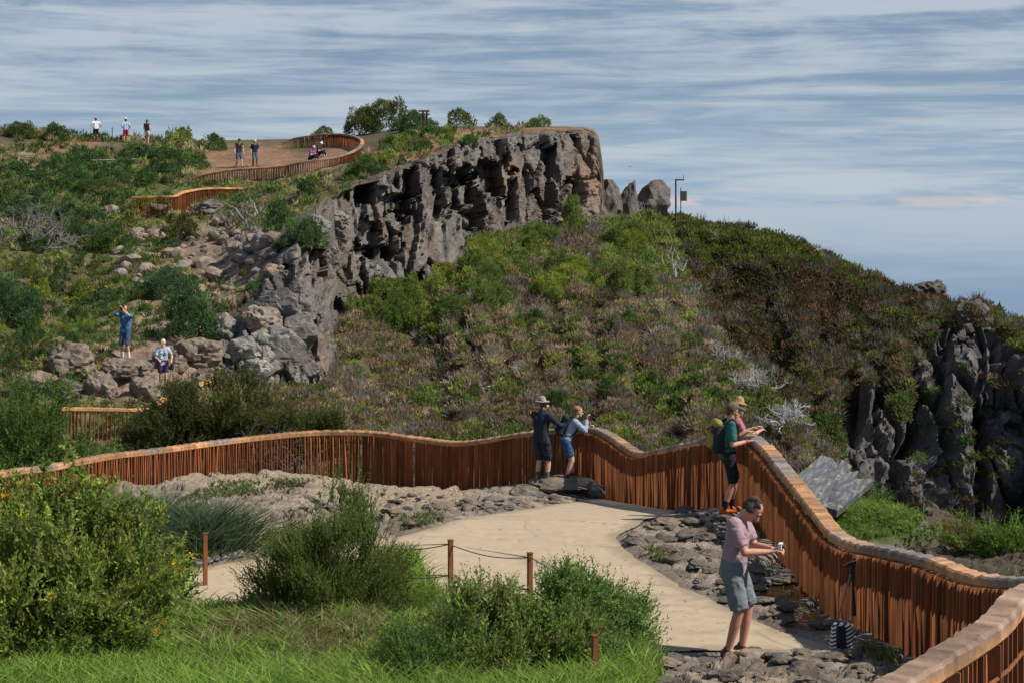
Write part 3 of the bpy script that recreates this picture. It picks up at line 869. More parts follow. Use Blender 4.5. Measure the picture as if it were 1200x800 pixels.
def stems_mb(seed, base_r, tips, c=(0.12, 0.085, 0.06), r0=0.02, wig=0.12):
    rng = np.random.default_rng(seed)
    mb = MB()
    for tp in tips:
        b0 = np.array([rng.normal(0, base_r), rng.normal(0, base_r), -0.05])
        n = 6; t = np.linspace(0, 1, n)[:, None]
        p = b0 * (1 - t) + tp * t + np.array([0, 0, 1]) * (np.sin(t * PI) * 0.1 * np.linalg.norm(tp))
        p[1:-1] += rng.normal(0, wig * 0.25, (n - 2, 3)) * np.linalg.norm(tp) * .5
        mb.tube(p, np.linspace(r0, r0 * .25, n), np.array(c) * rng.uniform(.7, 1.3), 5)
    return mb


def merge(parts):
    v = np.concatenate([p[0] for p in parts]); c = np.concatenate([p[2] for p in parts]); f = []; n = 0
    for p in parts: f.append(p[1] + n); n += len(p[0])
    return v, np.concatenate(f), c


def hit_ok(px, py, which):
    h = hit(px, py, which)
    return h


# --- dome shrubs: prototypes per kind, then copies
GREEN = [(0.043, 0.075, 0.021), (0.055, 0.090, 0.025), (0.035, 0.062, 0.022)]
GREENX = 0
BLUEG = [(0.036, 0.066, 0.026), (0.048, 0.082, 0.031), (0.030, 0.055, 0.024)]
OLIVE = [(0.060, 0.072, 0.020), (0.048, 0.058, 0.020), (0.080, 0.085, 0.024)]
YELG = [(0.110, 0.135, 0.022), (0.085, 0.115, 0.020), (0.14, 0.15, 0.03)]
BROWN = [(0.100, 0.066, 0.042), (0.082, 0.058, 0.036), (0.125, 0.086, 0.056)]
FERN = [(0.085, 0.118, 0.024), (0.115, 0.130, 0.028), (0.070, 0.100, 0.024)]
GREY = [(0.098, 0.085, 0.076), (0.078, 0.066, 0.058), (0.12, 0.108, 0.098)]
protos = {}


def proto(kind, k):
    key = (kind, k)
    big = k >= 4
    if key not in protos:
        cols = dict(green=GREEN, bluegreen=BLUEG, olive=OLIVE, yellow=YELG, brown=BROWN, fern=FERN, bright=[(0.060, 0.092, 0.022), (0.078, 0.108, 0.027)])[kind]
        sd = abs(hash(kind)) % 7 * 0 + sum(map(ord, kind)) + 31 * k
        v, f, c = shrub_leaves(sd, .5, .5, .62, 60 if big else 34, 6500 if big else 1500, 0.055 if big else 0.10, 0.020 if big else 0.042, cols, up=0.55, clump_r=0.24 if big else 0.30)
        protos[key] = new_mesh('shrub', v, f, M_LEAF, c)
    return protos[key]


NSHRUB = [0]


def shrub(px, py, wpx, hpx, kind, label, group, which='a', cat='shrub', sink=0.06):
    """(px, py): foot of the shrub in the photograph; its size is taken there"""
    h = None
    for dy in range(0, 16):
        h = h or hit(px, py + dy, which)
    if h is None: return None
    p = h[0]; s = p.y / FPX
    NSHRUB[0] += 1
    o = link('shrub', proto(kind, NSHRUB[0] % 4 + (4 if wpx > 38 else 0)))
    o.location = (p.x, p.y, p.z - sink)
    o.scale = (wpx * s, wpx * s * .9, hpx * s / .62)
    o.rotation_euler = (0, 0, NSHRUB[0] * 2.4)
    tag(o, label, cat, group)
    return o


# shrubs that can be told apart
for px, py, w_, h_, kind, lab in [
    (378, 155, 24, 13, 'olive', 'small dark rounded shrub on the skyline, just behind the looped railing'),
    (424, 156, 46, 32, 'olive', 'dark shrub at left end of skyline thicket, nearest the looped railing'),
    (456, 152, 62, 38, 'olive', 'tallest dark shrub in the skyline thicket, its rounded top highest'),
    (487, 153, 40, 22, 'green', 'low green shrub at right end of skyline thicket, under the wooden signpost'),
    (540, 149, 31, 20, 'olive', 'dark round shrub on skyline between the wooden signpost and the airy shrub'),
    (584, 146, 22, 16, 'olive', 'airy dark shrub with a round knob on top, on the skyline plateau'),
    (632, 148, 30, 13, 'bright', 'low bright green shrub on the plateau near cliff end'),
    (211, 169, 28, 20, 'yellow', 'yellow green rounded shrub near the three people on skyline'),
    (247, 176, 32, 17, 'green', 'spreading green shrub between yellow green shrub and two people on brown plateau'),
    (66, 165, 34, 17, 'green', 'green shrub on the skyline left of the thin fence posts'),
    (25, 161, 42, 19, 'olive', 'broad dark shrub on the skyline at far left edge'),
    (170, 279, 0, 0, 'yellow', ''),
    (175, 248, 36, 20, 'yellow', 'yellow green shrub left of the short stepped railing'),
    (212, 283, 44, 34, 'olive', 'olive rounded shrub directly below the short stepped railing'),
    (362, 228, 30, 18, 'green', 'small green shrub on the lip below the looped railing'),
    (356, 288, 56, 36, 'green', 'broad dark green shrub on a ledge at left end of the cliff'),
    (326, 268, 30, 34, 'green', 'green shrub right beside the bare grey tree'),
    (430, 206, 40, 24, 'green', 'green shrub outside the end of looped railing above the cliff'),
    (455, 192, 24, 16, 'yellow', 'yellowish low shrub on cliff top right of the looped railing'),
    (508, 160, 30, 14, 'green', 'small green shrub at foot of the wooden signpost'),
    (222, 400, 66, 62, 'bluegreen', 'large blue green bushy shrub above the woman on the rocks'),
    (203, 348, 62, 34, 'bluegreen', 'blue green shrub among boulders above the large blue green shrub'),
    (14, 384, 66, 56, 'bluegreen', 'large blue green shrub at left edge of the hillside'),
    (38, 322, 22, 20, 'yellow', 'small yellow green tuft shrub on left grassy slope'),
    (85, 288, 44, 32, 'green', 'green shrub beside the grey bare branched bush at left'),
    (135, 294, 48, 30, 'green', 'dark green shrub left of boulders and below the short stepped railing'),
    (670, 272, 26, 38, 'fern', 'bright green shrub at foot of the cliff near its right end'),
    (657, 484, 26, 22, 'green', 'round green shrub on slope above the hatted man in dark jacket'),
    (170, 350, 30, 22, 'bluegreen', 'small blue green shrub left of the rocks below the boulder scree'),
    (418, 424, 0, 0, 'green', '')]:
    if w_: shrub(px, py, w_, h_, kind, lab, None)
# knob of the airy shrub
rr = random.Random(3)
ZONES = [
    ([(90, 186), (150, 178), (200, 182), (232, 198), (222, 212), (150, 222), (40, 222), (0, 212), (0, 200), (60, 192)], 54, (16, 36), (9, 17), ['green', 'green', 'bluegreen'],
     'dark green shrub in the dense scrub below the three skyline people', 'scrub bushes below the skyline people'),
    ([(0, 225), (150, 222), (150, 262), (110, 300), (0, 300)], 26, (20, 42), (12, 24), ['green', 'bluegreen', 'olive'],
     'mid green shrub on the left slope around the grey bare branched bush', 'scrub bushes on the left slope'),
    ([(0, 300), (110, 305), (130, 350), (120, 390), (60, 440), (0, 440)], 34, (14, 34), (9, 22), ['olive', 'yellow', 'green', 'bluegreen'],
     'low olive green shrub in grass left of the man taking a photo', 'low bushes in the grass left of the photographer'),
    ([(180, 290), (330, 270), (330, 350), (260, 370), (180, 380), (130, 350)], 22, (10, 22), (7, 14), ['yellow', 'green', 'olive'],
     'small green shrub growing between the boulders of the scree', 'small bushes among the boulders'),
    ([(420, 200), (450, 170), (560, 152), (560, 165), (500, 185), (440, 205)], 12, (12, 26), (7, 14), ['green', 'olive', 'yellow'],
     'low green shrub on the cliff top around the wooden signpost', 'low bushes on the cliff top'),
    ([(400, 352), (490, 350), (540, 300), (640, 280), (760, 280), (780, 330), (720, 370), (600, 350), (520, 400), (420, 390)], 46, (26, 52), (16, 32), ['fern', 'fern', 'yellow', 'bright'],
     'yellow green bushy fern clump on the slope under the cliff', 'fern clumps under the cliff'),
    ([(400, 420), (560, 380), (760, 360), (900, 470), (980, 570), (700, 500), (420, 500)], 30, (12, 30), (8, 20), ['bright', 'green', 'olive'],
     'small green shrub scattered among brown heath of the front slope', 'green bushes in the brown heath')]
for poly, n, wr, hr_, kinds, lab, grp in ZONES:
    poly = np.array(poly, float); lo, hi = poly.min(0), poly.max(0); k = 0; tries = 0
    while k < n and tries < 4000:
        tries += 1
        x, y = rr.uniform(lo[0], hi[0]), rr.uniform(lo[1], hi[1])
        if poly_sdf(np.array([x]), np.array([y]), poly)[0] < 0: continue
        w_ = rr.uniform(*wr)
        if shrub(x, y, w_, rr.uniform(*hr_), rr.choice(kinds), lab, grp): k += 1


# --- ground cover nobody could count: tufts over the slopes, as one object per slope
def scatter_cover(name, which, polys, n, seed, size_px, kinds, leaf=46, avoid=None, lpx=(5.5, 1.9), gain=1.0):
    rng = np.random.default_rng(seed)
    polys = [np.array(p, float) for p in polys]
    parts = []
    for poly, weight in zip(polys, n):
        lo, hi = poly.min(0), poly.max(0)
        xy = rng.uniform(lo, hi, (int(weight * 2.2), 2))
        xy = xy[poly_sdf(xy[:, 0], xy[:, 1], poly) > 0]
        if avoid is not None:
            for av in avoid: xy = xy[poly_sdf(xy[:, 0], xy[:, 1], av) < 0]
        P0 = []
        for x, y in xy[:weight]:
            h = hit(x, y, which)
            if h is not None: P0.append((*h[0], x, y))
        if P0: parts.append(np.array(P0))
    P0 = np.concatenate(parts)
    m = len(P0)
    s = P0[:, 1] / FPX
    nz = 1.15 * fbm(P0[:, :3] * 0.13, 3, seed + 1) + 0.5 * fbm(P0[:, :3] * 0.5, 2, seed + 2)
    tone = fbm(P0[:, :3] * 0.10, 3, seed + 6)
    cols = np.zeros((m, 3)); wood = np.zeros(m)
    for i in range(m):
        key = kinds(P0[i, 3], P0[i, 4], nz[i], rng)
        pal = dict(brown=BROWN, olive=OLIVE, green=GREEN, fern=FERN, yellow=YELG, dead=GREY, grass=[(0.115, 0.125, 0.042), (0.15, 0.145, 0.06)], dry=[(0.21, 0.165, 0.095), (0.17, 0.13, 0.075)],
                   dark=[(0.030, 0.036, 0.014), (0.042, 0.040, 0.018)], heath=[(0.140, 0.106, 0.070), (0.160, 0.126, 0.084), (0.115, 0.088, 0.056)], bright=[(0.060, 0.090, 0.022), (0.078, 0.105, 0.026)], rust=[(0.085, 0.050, 0.026)])[key]
        cols[i] = pal[rng.integers(len(pal))]; wood[i] = key in ('dead',)
    cols *= gain * LEAF_GAIN * ((1 + rng.normal(0, .2, m)) * (1 + .45 * tone))[:, None]
    R = rng.uniform(*size_px, m) * s
    k = np.repeat(np.arange(m), leaf)
    ld = rand_dirs(rng, m * leaf); ld[:, 2] = np.abs(ld[:, 2])
    pos = P0[k, :3] + ld * (R[k] * rng.uniform(.3, 1, m * leaf) ** .6)[:, None] * np.array([1, 1, .8])
    d = unit(ld * .7 + np.array([0, 0, .55]) + rng.normal(0, .35, (m * leaf, 3)))
    ll = lpx[0] * s[k] * rng.uniform(.6, 1.5, m * leaf) * (1 + 1.3 * wood[k]); lw = lpx[1] * s[k] * rng.uniform(.6, 1.3, m * leaf) * (1 - 0.55 * wood[k])
    v, f = leaf_quads(pos, d, ll, lw, rng)
    c = np.repeat(np.clip(cols[k] * (1 + rng.normal(0, .2, m * leaf))[:, None], .005, 1), 4, 0)
    o = link(name, new_mesh(name, v, f, M_LEAF, c)); o['kind'] = 'stuff'
    return o


CLIFF_IN = np.array([(300, 430), (262, 385), (300, 352), (335, 275), (385, 245), (440, 218), (530, 196), (690, 160), (709, 165), (709, 252), (650, 262), (600, 266), (556, 274), (535, 315), (492, 346), (405, 350), (392, 400), (375, 440)])
FRONT = [(295, 500), (300, 452), (380, 455), (398, 395), (405, 354), (492, 350), (535, 318), (556, 278), (650, 266), (709, 258), (752, 250), (792, 262), (850, 400), (900, 450), (950, 495), (1010, 560), (1020, 620), (700, 620), (380, 620)]


def k_front(x, y, n, r):
    up = (330 + 0.30 * (700 - x) * 0.35 - y) / 90 if x < 700 else (360 - y) / 90
    if n + up * 0.9 + r.normal(0, .15) > 0.40: return r.choice(['fern', 'fern', 'yellow', 'olive', 'fern', 'bright'])
    u = r.random()
    if n > 0.36: return r.choice(['bright', 'green', 'olive', 'yellow', 'heath'])
    if u < .12: return 'dead'
    if u < .26: return 'olive'
    if u < .30: return 'green'
    if u < .38: return 'yellow'
    return 'heath' if u < .78 else 'brown'


def k_left(x, y, n, r):
    u = r.random()
    if n > 0.18: return r.choice(['green', 'green', 'olive', 'bright'])
    if u < .25: return 'olive'
    if u < .55: return 'grass'
    if u < .66: return 'dry'
    if u < .74: return 'yellow'
    if u < .82: return 'brown'
    return 'green'


def k_ridge(x, y, n, r):
    u = r.random()
    crest_ = np.interp(x, [790, 880, 960, 1040, 1120, 1200], [255, 272, 297, 333, 358, 381])
    if y - crest_ < 50 and n > 0.02: return r.choice(['yellow', 'olive', 'bright', 'olive'])
    if n > 0.35: return r.choice(['green', 'olive', 'olive'])
    if n < -0.35: return r.choice(['dark', 'brown', 'rust'])
    if u < .08: return 'dead'
    if u < .42: return 'olive'
    if u < .55: return 'dark'
    if u < .60: return 'rust'
    if u < .64: return 'yellow'
    return 'brown'


scatter_cover('heath_scrub', 'a', [FRONT], [5600], 501, (5, 12), k_front, 64, lpx=(4.8, 1.6))
LEFT = [(-80, 150), (60, 152), (200, 163), (240, 172), (230, 215), (330, 215), (420, 200), (440, 170), (500, 152), (640, 149), (560, 165), (430, 212), (330, 262), (262, 385), (300, 440), (330, 470), (330, 620), (-80, 620)]
scatter_cover('grassy_scrub', 'a', [LEFT], [3400], 503, (3, 7), k_left, 40, avoid=[DIRT1, [(170, 270), (250, 262), (320, 275), (300, 340), (230, 330)], [(130, 420), (270, 370), (300, 440), (200, 470), (130, 470)]], lpx=(5.5, 1.5))
RIDGE = [(752, 250), (800, 250), (880, 264), (960, 294), (1040, 326), (1130, 350), (1210, 376), (1300, 400), (1300, 470), (1185, 405), (1165, 385), (1110, 384), (1080, 415), (1060, 500), (1038, 462), (1012, 448), (985, 490), (990, 600), (900, 470), (840, 400), (790, 300)]
scatter_cover('ridge_scrub', 'b', [RIDGE, [(1080, 420), (1210, 430), (1210, 640), (1030, 640)]], [6800, 150], 505, (4, 10), k_ridge, 56, lpx=(4.6, 1.6), gain=.86)


# --- bare grey trees and dead branches
def bare_tree(seed, h_, spread, n=5, depth=4, c=(0.30, 0.28, 0.26), r0=0.05, up=0.6):
    rng = np.random.default_rng(seed); mb = MB()

    def grow(p, d, L_, r, lev):
        k = 4; pts = [p]; dd = d
        for _ in range(k):
            dd = unit(dd + rng.normal(0, .22, 3) + np.array([0, 0, .05])); pts.append(pts[-1] + dd * L_ / k)
        mb.tube(pts, np.linspace(r, r * .6, k + 1), np.array(c) * rng.uniform(.75, 1.25), 5 if lev < 2 else 4)
        if lev < depth:
            for _ in range(rng.integers(2, 4)):
                nd = unit(dd + rng.normal(0, .55, 3) + np.array([0, 0, .1]))
                q_ = pts[rng.integers(2, k + 1)]
                grow(q_, nd, L_ * rng.uniform(.55, .8), r * .58, lev + 1)
    for _ in range(n):
        d0 = unit(np.array([rng.normal(0, spread), rng.normal(0, spread), up]))
        grow(np.array([rng.normal(0, .06), rng.normal(0, .06), -.1]), d0, h_ * .38, r0, 0)
    return mb


def place_bare(px, py, which, seed, h_px, spread, lab, n=5, depth=4, c=(0.30, 0.28, 0.26), r_px=1.0, up=.6, name='bare_tree', grp=None, cat='dead tree'):
    h = hit(px, py, which)
    if h is None: return
    s = h[0].y / FPX
    mb = bare_tree(seed, h_px * s, spread, n, depth, c, r_px * s, up)
    tag(mb.build(name, M_BARK, loc=h[0]), lab, cat, grp)


place_bare(292, 268, 'a', 1, 62, .32, 'bare grey tree with twiggy crown beside boulders below the looped railing', 3, 4, (0.25, 0.235, 0.22), 1.9, .8)
place_bare(270, 268, 'a', 2, 40, .8, 'low dark bare shrub left of the bare grey tree', 5, 3, (0.13, 0.115, 0.10), 1.3)
place_bare(28, 290, 'a', 3, 84, .75, 'wide grey bare branched bush on the left slope', 9, 4, (0.19, 0.18, 0.165), 1.5, .7)
place_bare(60, 292, 'a', 33, 66, .8, 'grey bare branched bush at right edge of the wide bare bush', 6, 4, (0.17, 0.155, 0.14), 1.3, .7)
place_bare(300, 452, 'a', 4, 34, .4, 'small grey bare bush against pale cracked rock near the orange handrail', 4, 3, (0.22, 0.2, 0.18), 1.2)
place_bare(792, 325, 'a', 5, 50, .5, 'pale dead tree on spur edge, highest of the dead trees on the right slope', 5, 3, (0.36, 0.34, 0.31), 1.2)
place_bare(848, 425, 'a', 6, 40, .9, 'white dead bush above the larger white tangle on spur edge', 6, 3, (0.36, 0.34, 0.32), 1.0)
place_bare(882, 462, 'a', 7, 58, 1.0, 'large white tangle of dead branches on the spur edge over dark gully', 12, 4, (0.44, 0.43, 0.41), 1.2, .5)
place_bare(925, 500, 'a', 8, 52, .7, 'pale dead branches leaning along spur edge, above the grey stone slab', 8, 4, (0.46, 0.46, 0.45), 1.6, .4)
place_bare(545, 400, 'a', 9, 34, 1.2, 'pale twiggy dead bush flat on the middle of the front slope', 7, 3, (0.42, 0.39, 0.36), .8, .3)
place_bare(715, 395, 'a', 10, 38, .5, 'dark bare shrub among green bushes right of middle on the front slope', 5, 3, (0.12, 0.11, 0.10), .9, .8)
place_bare(745, 252, 'a', 12, 28, .6, 'white bare bush in front of the rock stumps at the saddle', 7, 3, (0.42, 0.4, 0.38), .9, .6)
for k, (x, y) in enumerate([(770, 470), (800, 495), (830, 470), (690, 300), (600, 440), (480, 440), (450, 470), (640, 350), (820, 520), (740, 440), (660, 420), (560, 455)]):
    place_bare(x, y, 'a', 60 + k, 22, 1.4, 'small pale dead branch lying in the brown heath of front slope', 3, 3, (0.40, 0.38, 0.35), .7, .3, name='dead_branch', grp='dead branches in the heath', cat='dead branch')
for k, (x, y) in enumerate([(955, 360), (1005, 400), (830, 280), (915, 320), (1075, 390), (960, 450)]):
    place_bare(x, y, 'b', 80 + k, 22, .9, 'small pale dead bush on the far brown ridge', 4, 3, (0.34, 0.32, 0.30), .8, .5, name='dead_branch', grp='dead bushes on the ridge', cat='dead branch')


# --- foreground bushes
def near_bush(name, px, py, Y_, rx, ry, rz, nspr, cols, tip, lab, seed, slen=(.22, .42), per=16, ll=0.05, lw=0.017, cat='bush', up=.8, nstem=14, flowers=0, which='g', z=None, spread=.75, core=0.35, stemc=(0.12, 0.085, 0.06), upright_tops=None, fl_col=(0.78, 0.50, 0.02)):
    rng = np.random.default_rng(seed)
    x = (px - CX) / FPX * Y_
    z0 = drop_z(x, Y_, which) if z is None else z
    if name == 'leafy_bush': cols = [tuple(np.array(q) * .62) for q in cols]; tip = tuple(np.array(tip) * .6)
    if cat == 'bush': cols = [tuple(np.array(q) * 1.36) for q in cols]; tip = tuple(np.array(tip) * 1.35)
    root = empty(name, (x, Y_, z0), lab, cat)
    nc = 70; nspr = int(nspr * 1.9)
    cd = rand_dirs(rng, nc); cd[:, 2] = np.abs(cd[:, 2]); cd = unit(cd)
    crad = rng.uniform(.12, 1, nc) ** .5 * (1 + .6 * fbm(cd * 2.1 + seed, 2, seed))
    cen = cd * crad[:, None] * np.array([rx, ry, rz])
    kk = rng.integers(0, nc, nspr)
    org = cen[kk] + rand_dirs(rng, nspr) * (rng.uniform(.1, 1, nspr) * core)[:, None] * np.array([rx, ry, rz * .7]) * .8
    org[:, 2] = np.maximum(org[:, 2], .03)
    d = unit(cd[kk] * .7 + np.array([0, 0, up]) + rng.normal(0, .38, (nspr, 3)))
    sl = rng.uniform(*slen, nspr)
    parts = [sprig_leaves(seed + 1, org, d, sl, per, ll, lw, cols, tip, spread)]
    tops = org + d * sl[:, None]
    if upright_tops:
        for (tx, tz, L_) in upright_tops:              # tall leading shoots
            m_ = 26
            tt = np.linspace(0, 1, m_)
            o2 = np.column_stack([tx + rng.normal(0, .015, m_) + .06 * tt, rng.normal(0, .04, m_), tz - L_ + tt * L_])
            d2 = unit(np.column_stack([rng.normal(0, .8, m_), rng.normal(0, .8, m_), np.full(m_, .7)]))
            parts.append(sprig_leaves(seed + int(tx * 100) + 9, o2, d2, .26 * (1.1 - tt), 10, ll, lw, cols, tip, spread))
    v, f, c = merge([p[:3] for p in parts])
    link('foliage', new_mesh('foliage', v, f, M_LEAF, c), root)
    sm = stems_mb(seed + 2, .16 * rx, cen[rng.integers(0, nc, nstem)] * .95, stemc, .018)
    sm.build('stems', M_BARK, root)
    if flowers:
        k = rng.choice(len(tops), flowers, replace=False); n_ = 11
        v, f = leaf_quads(rng.normal(0, .018, (n_, 3)), rand_dirs(rng, n_), .030, .024, rng)
        fm = new_mesh('flower', v, f, M_LEAF, np.repeat(np.array(fl_col) * rng.uniform(.7, 1.2, (n_, 1)), 4, 0))
        for p_ in tops[k]:
            fo = link('flower', fm, root, p_); fo.rotation_euler = rng.uniform(0, 6, 3); fo.scale = (1, 1, 1)
    return root


near_bush('flowering_bush', 62, 738, 19.0, 1.36, 1.1, 1.45, 2700, [(0.065, 0.098, 0.022), (0.092, 0.128, 0.028), (0.048, 0.076, 0.019), (0.080, 0.082, 0.030), (0.125, 0.145, 0.03)], (0.165, 0.185, 0.035),
          'large leafy bush with scattered yellow flowers in left foreground', 701, (.22, .55), 14, .084, .035, flowers=75, up=.55, nstem=26,
          upright_tops=[(.98, 1.72, .8), (1.14, 1.55, .6), (.1, 2.3, .9), (-.15, 2.05, .7), (.3, 1.95, .6), (.5, 1.85, .7), (.72, 1.6, .5), (1.32, 1.2, .5), (-.45, 1.9, .6), (-.7, 1.75, .5), (.85, 1.35, .4), (1.45, .9, .4)])
near_bush('heather_bush', 383, 706, 20.6, .92, .85, 1.22, 2300, [(0.040, 0.058, 0.015), (0.052, 0.072, 0.017), (0.030, 0.045, 0.014)], (0.135, 0.145, 0.028),
          'dense dark green heather bush with yellowish upright tips beside the path', 711, (.16, .36), 18, .040, .017, up=1.1, nstem=16, spread=.55,
          upright_tops=[(-.5, 1.25, .4), (-.15, 1.45, .4), (.25, 1.4, .4), (.45, 1.2, .35), (-.75, 1.0, .35)])
near_bush('feathery_bush', 682, 772, 18.0, .78, .7, .86, 2100, [(0.060, 0.098, 0.027), (0.080, 0.122, 0.032), (0.048, 0.080, 0.026)], (0.13, 0.17, 0.045),
          'feathery bright green bush right beside the short rusty post in front', 721, (.18, .36), 17, .058, .023, up=.7, nstem=10, spread=.9,
          upright_tops=[(.12, .98, .4), (.28, .82, .35), (-.22, .8, .3)])
near_bush('low_bush', 560, 782, 17.6, .98, .7, .62, 2000, [(0.066, 0.100, 0.024), (0.088, 0.125, 0.028), (0.080, 0.080, 0.032)], (0.14, 0.165, 0.04),
          'low spreading green bush left of the feathery bush in front', 731, (.14, .34), 14, .064, .028, up=.8, nstem=10)
near_bush('reddish_bush', 552, 715, 19.3, .46, .4, .46, 520, [(0.075, 0.100, 0.028), (0.105, 0.075, 0.035), (0.06, 0.10, 0.026)], (0.16, 0.13, 0.045),
          'small open bush with reddish brown tips below the two thin rusty posts', 741, (.14, .30), 12, .042, .015, up=.9, nstem=9,
          upright_tops=[(.05, .82, .45), (-.25, .5, .25)])
near_bush('slender_bush', 606, 712, 19.0, .22, .22, .52, 240, [(0.095, 0.145, 0.028), (0.075, 0.120, 0.026)], (0.16, 0.21, 0.05),
          'slender yellow green shoots standing in front of the second rusty post', 745, (.14, .28), 12, .04, .014, up=1.2, nstem=6, upright_tops=[(-.12, .78, .5), (.1, .62, .4)])
near_bush('dark_bush', 505, 792, 17.0, .55, .45, .42, 700, [(0.035, 0.065, 0.018), (0.05, 0.085, 0.022)], (0.09, 0.13, 0.03),
          'small dark green bush at bottom edge left of the low spreading bush', 751, (.12, .28), 14, .045, .014, up=.7, nstem=8)

# heath trees behind the long railing
for (px, py, Y_, rx, rz, z_, lab, sd, cols, tip) in [
    (205, 520, 44.5, 1.15, 1.55, -1.55, 'dark heath tree at left of the group behind the long railing', 761, [(0.036, 0.044, 0.014), (0.050, 0.058, 0.017)], (0.085, 0.085, 0.024)),
    (268, 520, 45.0, 1.15, 1.75, -1.7, 'tallest dark heath tree behind the railing, in middle of its group', 762, [(0.038, 0.045, 0.014), (0.054, 0.062, 0.018)], (0.095, 0.090, 0.024)),
    (345, 520, 45.5, 1.15, 1.55, -1.75, 'dark heath tree at right of the group, its trunks showing through the slats', 763, [(0.040, 0.050, 0.015), (0.056, 0.066, 0.018)], (0.100, 0.100, 0.026)),
    (30, 548, 41.0, 1.35, 1.75, -1.5, 'rounded green heath tree behind the left end of the long railing', 764, [(0.050, 0.082, 0.020), (0.064, 0.100, 0.023)], (0.115, 0.140, 0.03))]:
    near_bush('heath_tree', px, py, Y_, rx, rx * .9, rz, 1700, cols, tip, lab, sd, (.2, .45), 14, .085, .032, up=.8, nstem=22, z=z_, cat='tree', stemc=(0.06, 0.05, 0.045), core=.4)
rng = np.random.default_rng(770)
for k, (px, Y_) in enumerate([(320, 43.5), (350, 43.2)]):
    mb = bare_tree(771 + k, 2.6, .5, 5, 3, (0.055, 0.047, 0.042), .075, .9)
    x = (px - CX) / FPX * Y_
    tag(mb.build('bare_tree', M_BARK, loc=(x, Y_, -2.3)), ['dark branching trunks behind railing slats, left of the pair', 'dark leaning trunks behind railing slats, right of the pair'][k], 'tree')

# reed tussocks by the path on the left
for (px, Y_, n_, L_, lab, sd) in [(168, 25.5, 1500, .85, 'dark blue green tussock of reedy grass behind the yellow flowered bush', 781), (236, 24.6, 1700, .95, 'arching blue green reed tussock above the edging stones and left path', 782)]:
    rng = np.random.default_rng(sd)
    x = (px - CX) / FPX * Y_
    z0 = drop_z(x, Y_)
    pos = np.column_stack([rng.normal(0, .32, n_), rng.normal(0, .28, n_), np.full(n_, -.02)])
    d = unit(np.column_stack([pos[:, 0] * 1.2 + rng.normal(0, .28, n_), pos[:, 1] * 1.2 + rng.normal(0, .28, n_), np.full(n_, .85)]))
    v, f = blades(pos, d, rng.uniform(.5, 1.05, n_) * L_, .014, rng, .3)
    c = np.repeat(mixcol(rng, n_, [(0.032, 0.052, 0.027), (0.042, 0.064, 0.030), (0.052, 0.066, 0.030), (0.026, 0.042, 0.024)]), 6, 0)
    tag(link('reed_tussock', new_mesh('reed_tussock', v, f, M_GRASS, c), loc=(x, Y_, z0)), lab, 'grass tussock')


# --- grass
def grass_field(name, polys, counts, seed, L_, w_, cols, which='g', dry=None):
    rng = np.random.default_rng(seed); pts = []
    for poly, n_ in zip(polys, counts):
        poly = np.array(poly, float); lo, hi = poly.min(0), poly.max(0)
        xy = rng.uniform(lo, hi, (n_ * 3, 2)); xy = xy[poly_sdf(xy[:, 0], xy[:, 1], poly) > 0][:n_]
        for x, y in xy:
            h = hit(x, y, which)
            if h: pts.append((*h[0], x, y))
    p = np.array(pts); n_ = len(p)
    cl = fbm(p[:, :3] * 1.7, 3, seed)
    k = 3
    p = np.repeat(p, k, 0); cl = np.repeat(cl, k); n_ *= k
    pos = p[:, :3] + rng.normal(0, .025, (n_, 3)) * [1, 1, 0]
    wind = np.column_stack([fbm(p[:, :3] * 2.3, 2, seed + 3), fbm(p[:, :3] * 2.3, 2, seed + 4), np.zeros(n_)])
    d = unit(np.column_stack([rng.normal(0, .32, n_), rng.normal(0, .32, n_), np.ones(n_)]) + wind * .7)
    s = p[:, 1] / FPX
    v, f = blades(pos, d, np.maximum(.06, rng.uniform(.5, 1.15, n_) * L_ * (1 + .7 * cl)), w_ * s * rng.uniform(.7, 1.4, n_), rng, .35)
    c = mixcol(rng, n_, cols, .2) * (1 + .45 * cl)[:, None]
    if dry is not None:
        for dx, dy, rx, ry in dry:
            m_ = np.exp(-(((p[:, 3] - dx) / rx) ** 2 + ((p[:, 4] - dy) / ry) ** 2)) > rng.random(n_) * 1.05
            c[m_] = mixcol(rng, int(m_.sum()), [(0.15, 0.125, 0.066), (0.12, 0.105, 0.05), (0.09, 0.095, 0.035)], .2)
    o = link(name, new_mesh(name, v, f, M_GRASS, np.repeat(np.clip(c, .005, 1), 6, 0))); o['kind'] = 'stuff'


GCOL = [(0.070, 0.128, 0.016), (0.092, 0.150, 0.021), (0.056, 0.104, 0.015), (0.108, 0.145, 0.027), (0.100, 0.130, 0.035)]
grass_field('long_grass', [[(-60, 810), (-60, 745), (60, 742), (190, 722), (300, 708), (400, 704), (470, 685), (500, 700), (530, 720), (470, 800), (470, 850), (-60, 850)],
                           [(400, 705), (430, 660), (480, 650), (505, 690), (540, 712), (480, 740)],
                           [(470, 850), (480, 740), (560, 712), (690, 742), (752, 762), (775, 790), (740, 850)]],
            [12000, 1800, 5200], 801, .30, 1.5, GCOL, dry=[(365, 762, 48, 26), (300, 745, 40, 16), (430, 745, 22, 18), (240, 760, 30, 15)])
grass_field('short_grass', [[(-60, 735), (60, 735), (180, 660), (190, 620), (240, 618), (288, 625), (288, 648), (240, 660), (110, 610), (-60, 610)], [(966, 640), (972, 596), (985, 585), (1040, 592), (1075, 606), (1070, 622), (1020, 632)],
                            [(1000, 598), (1090, 604), (1115, 640), (1060, 640)]],
            [4200, 1900, 160], 803, .16, 1.5, [(0.060, 0.112, 0.016), (0.075, 0.125, 0.020), (0.080, 0.090, 0.03)])
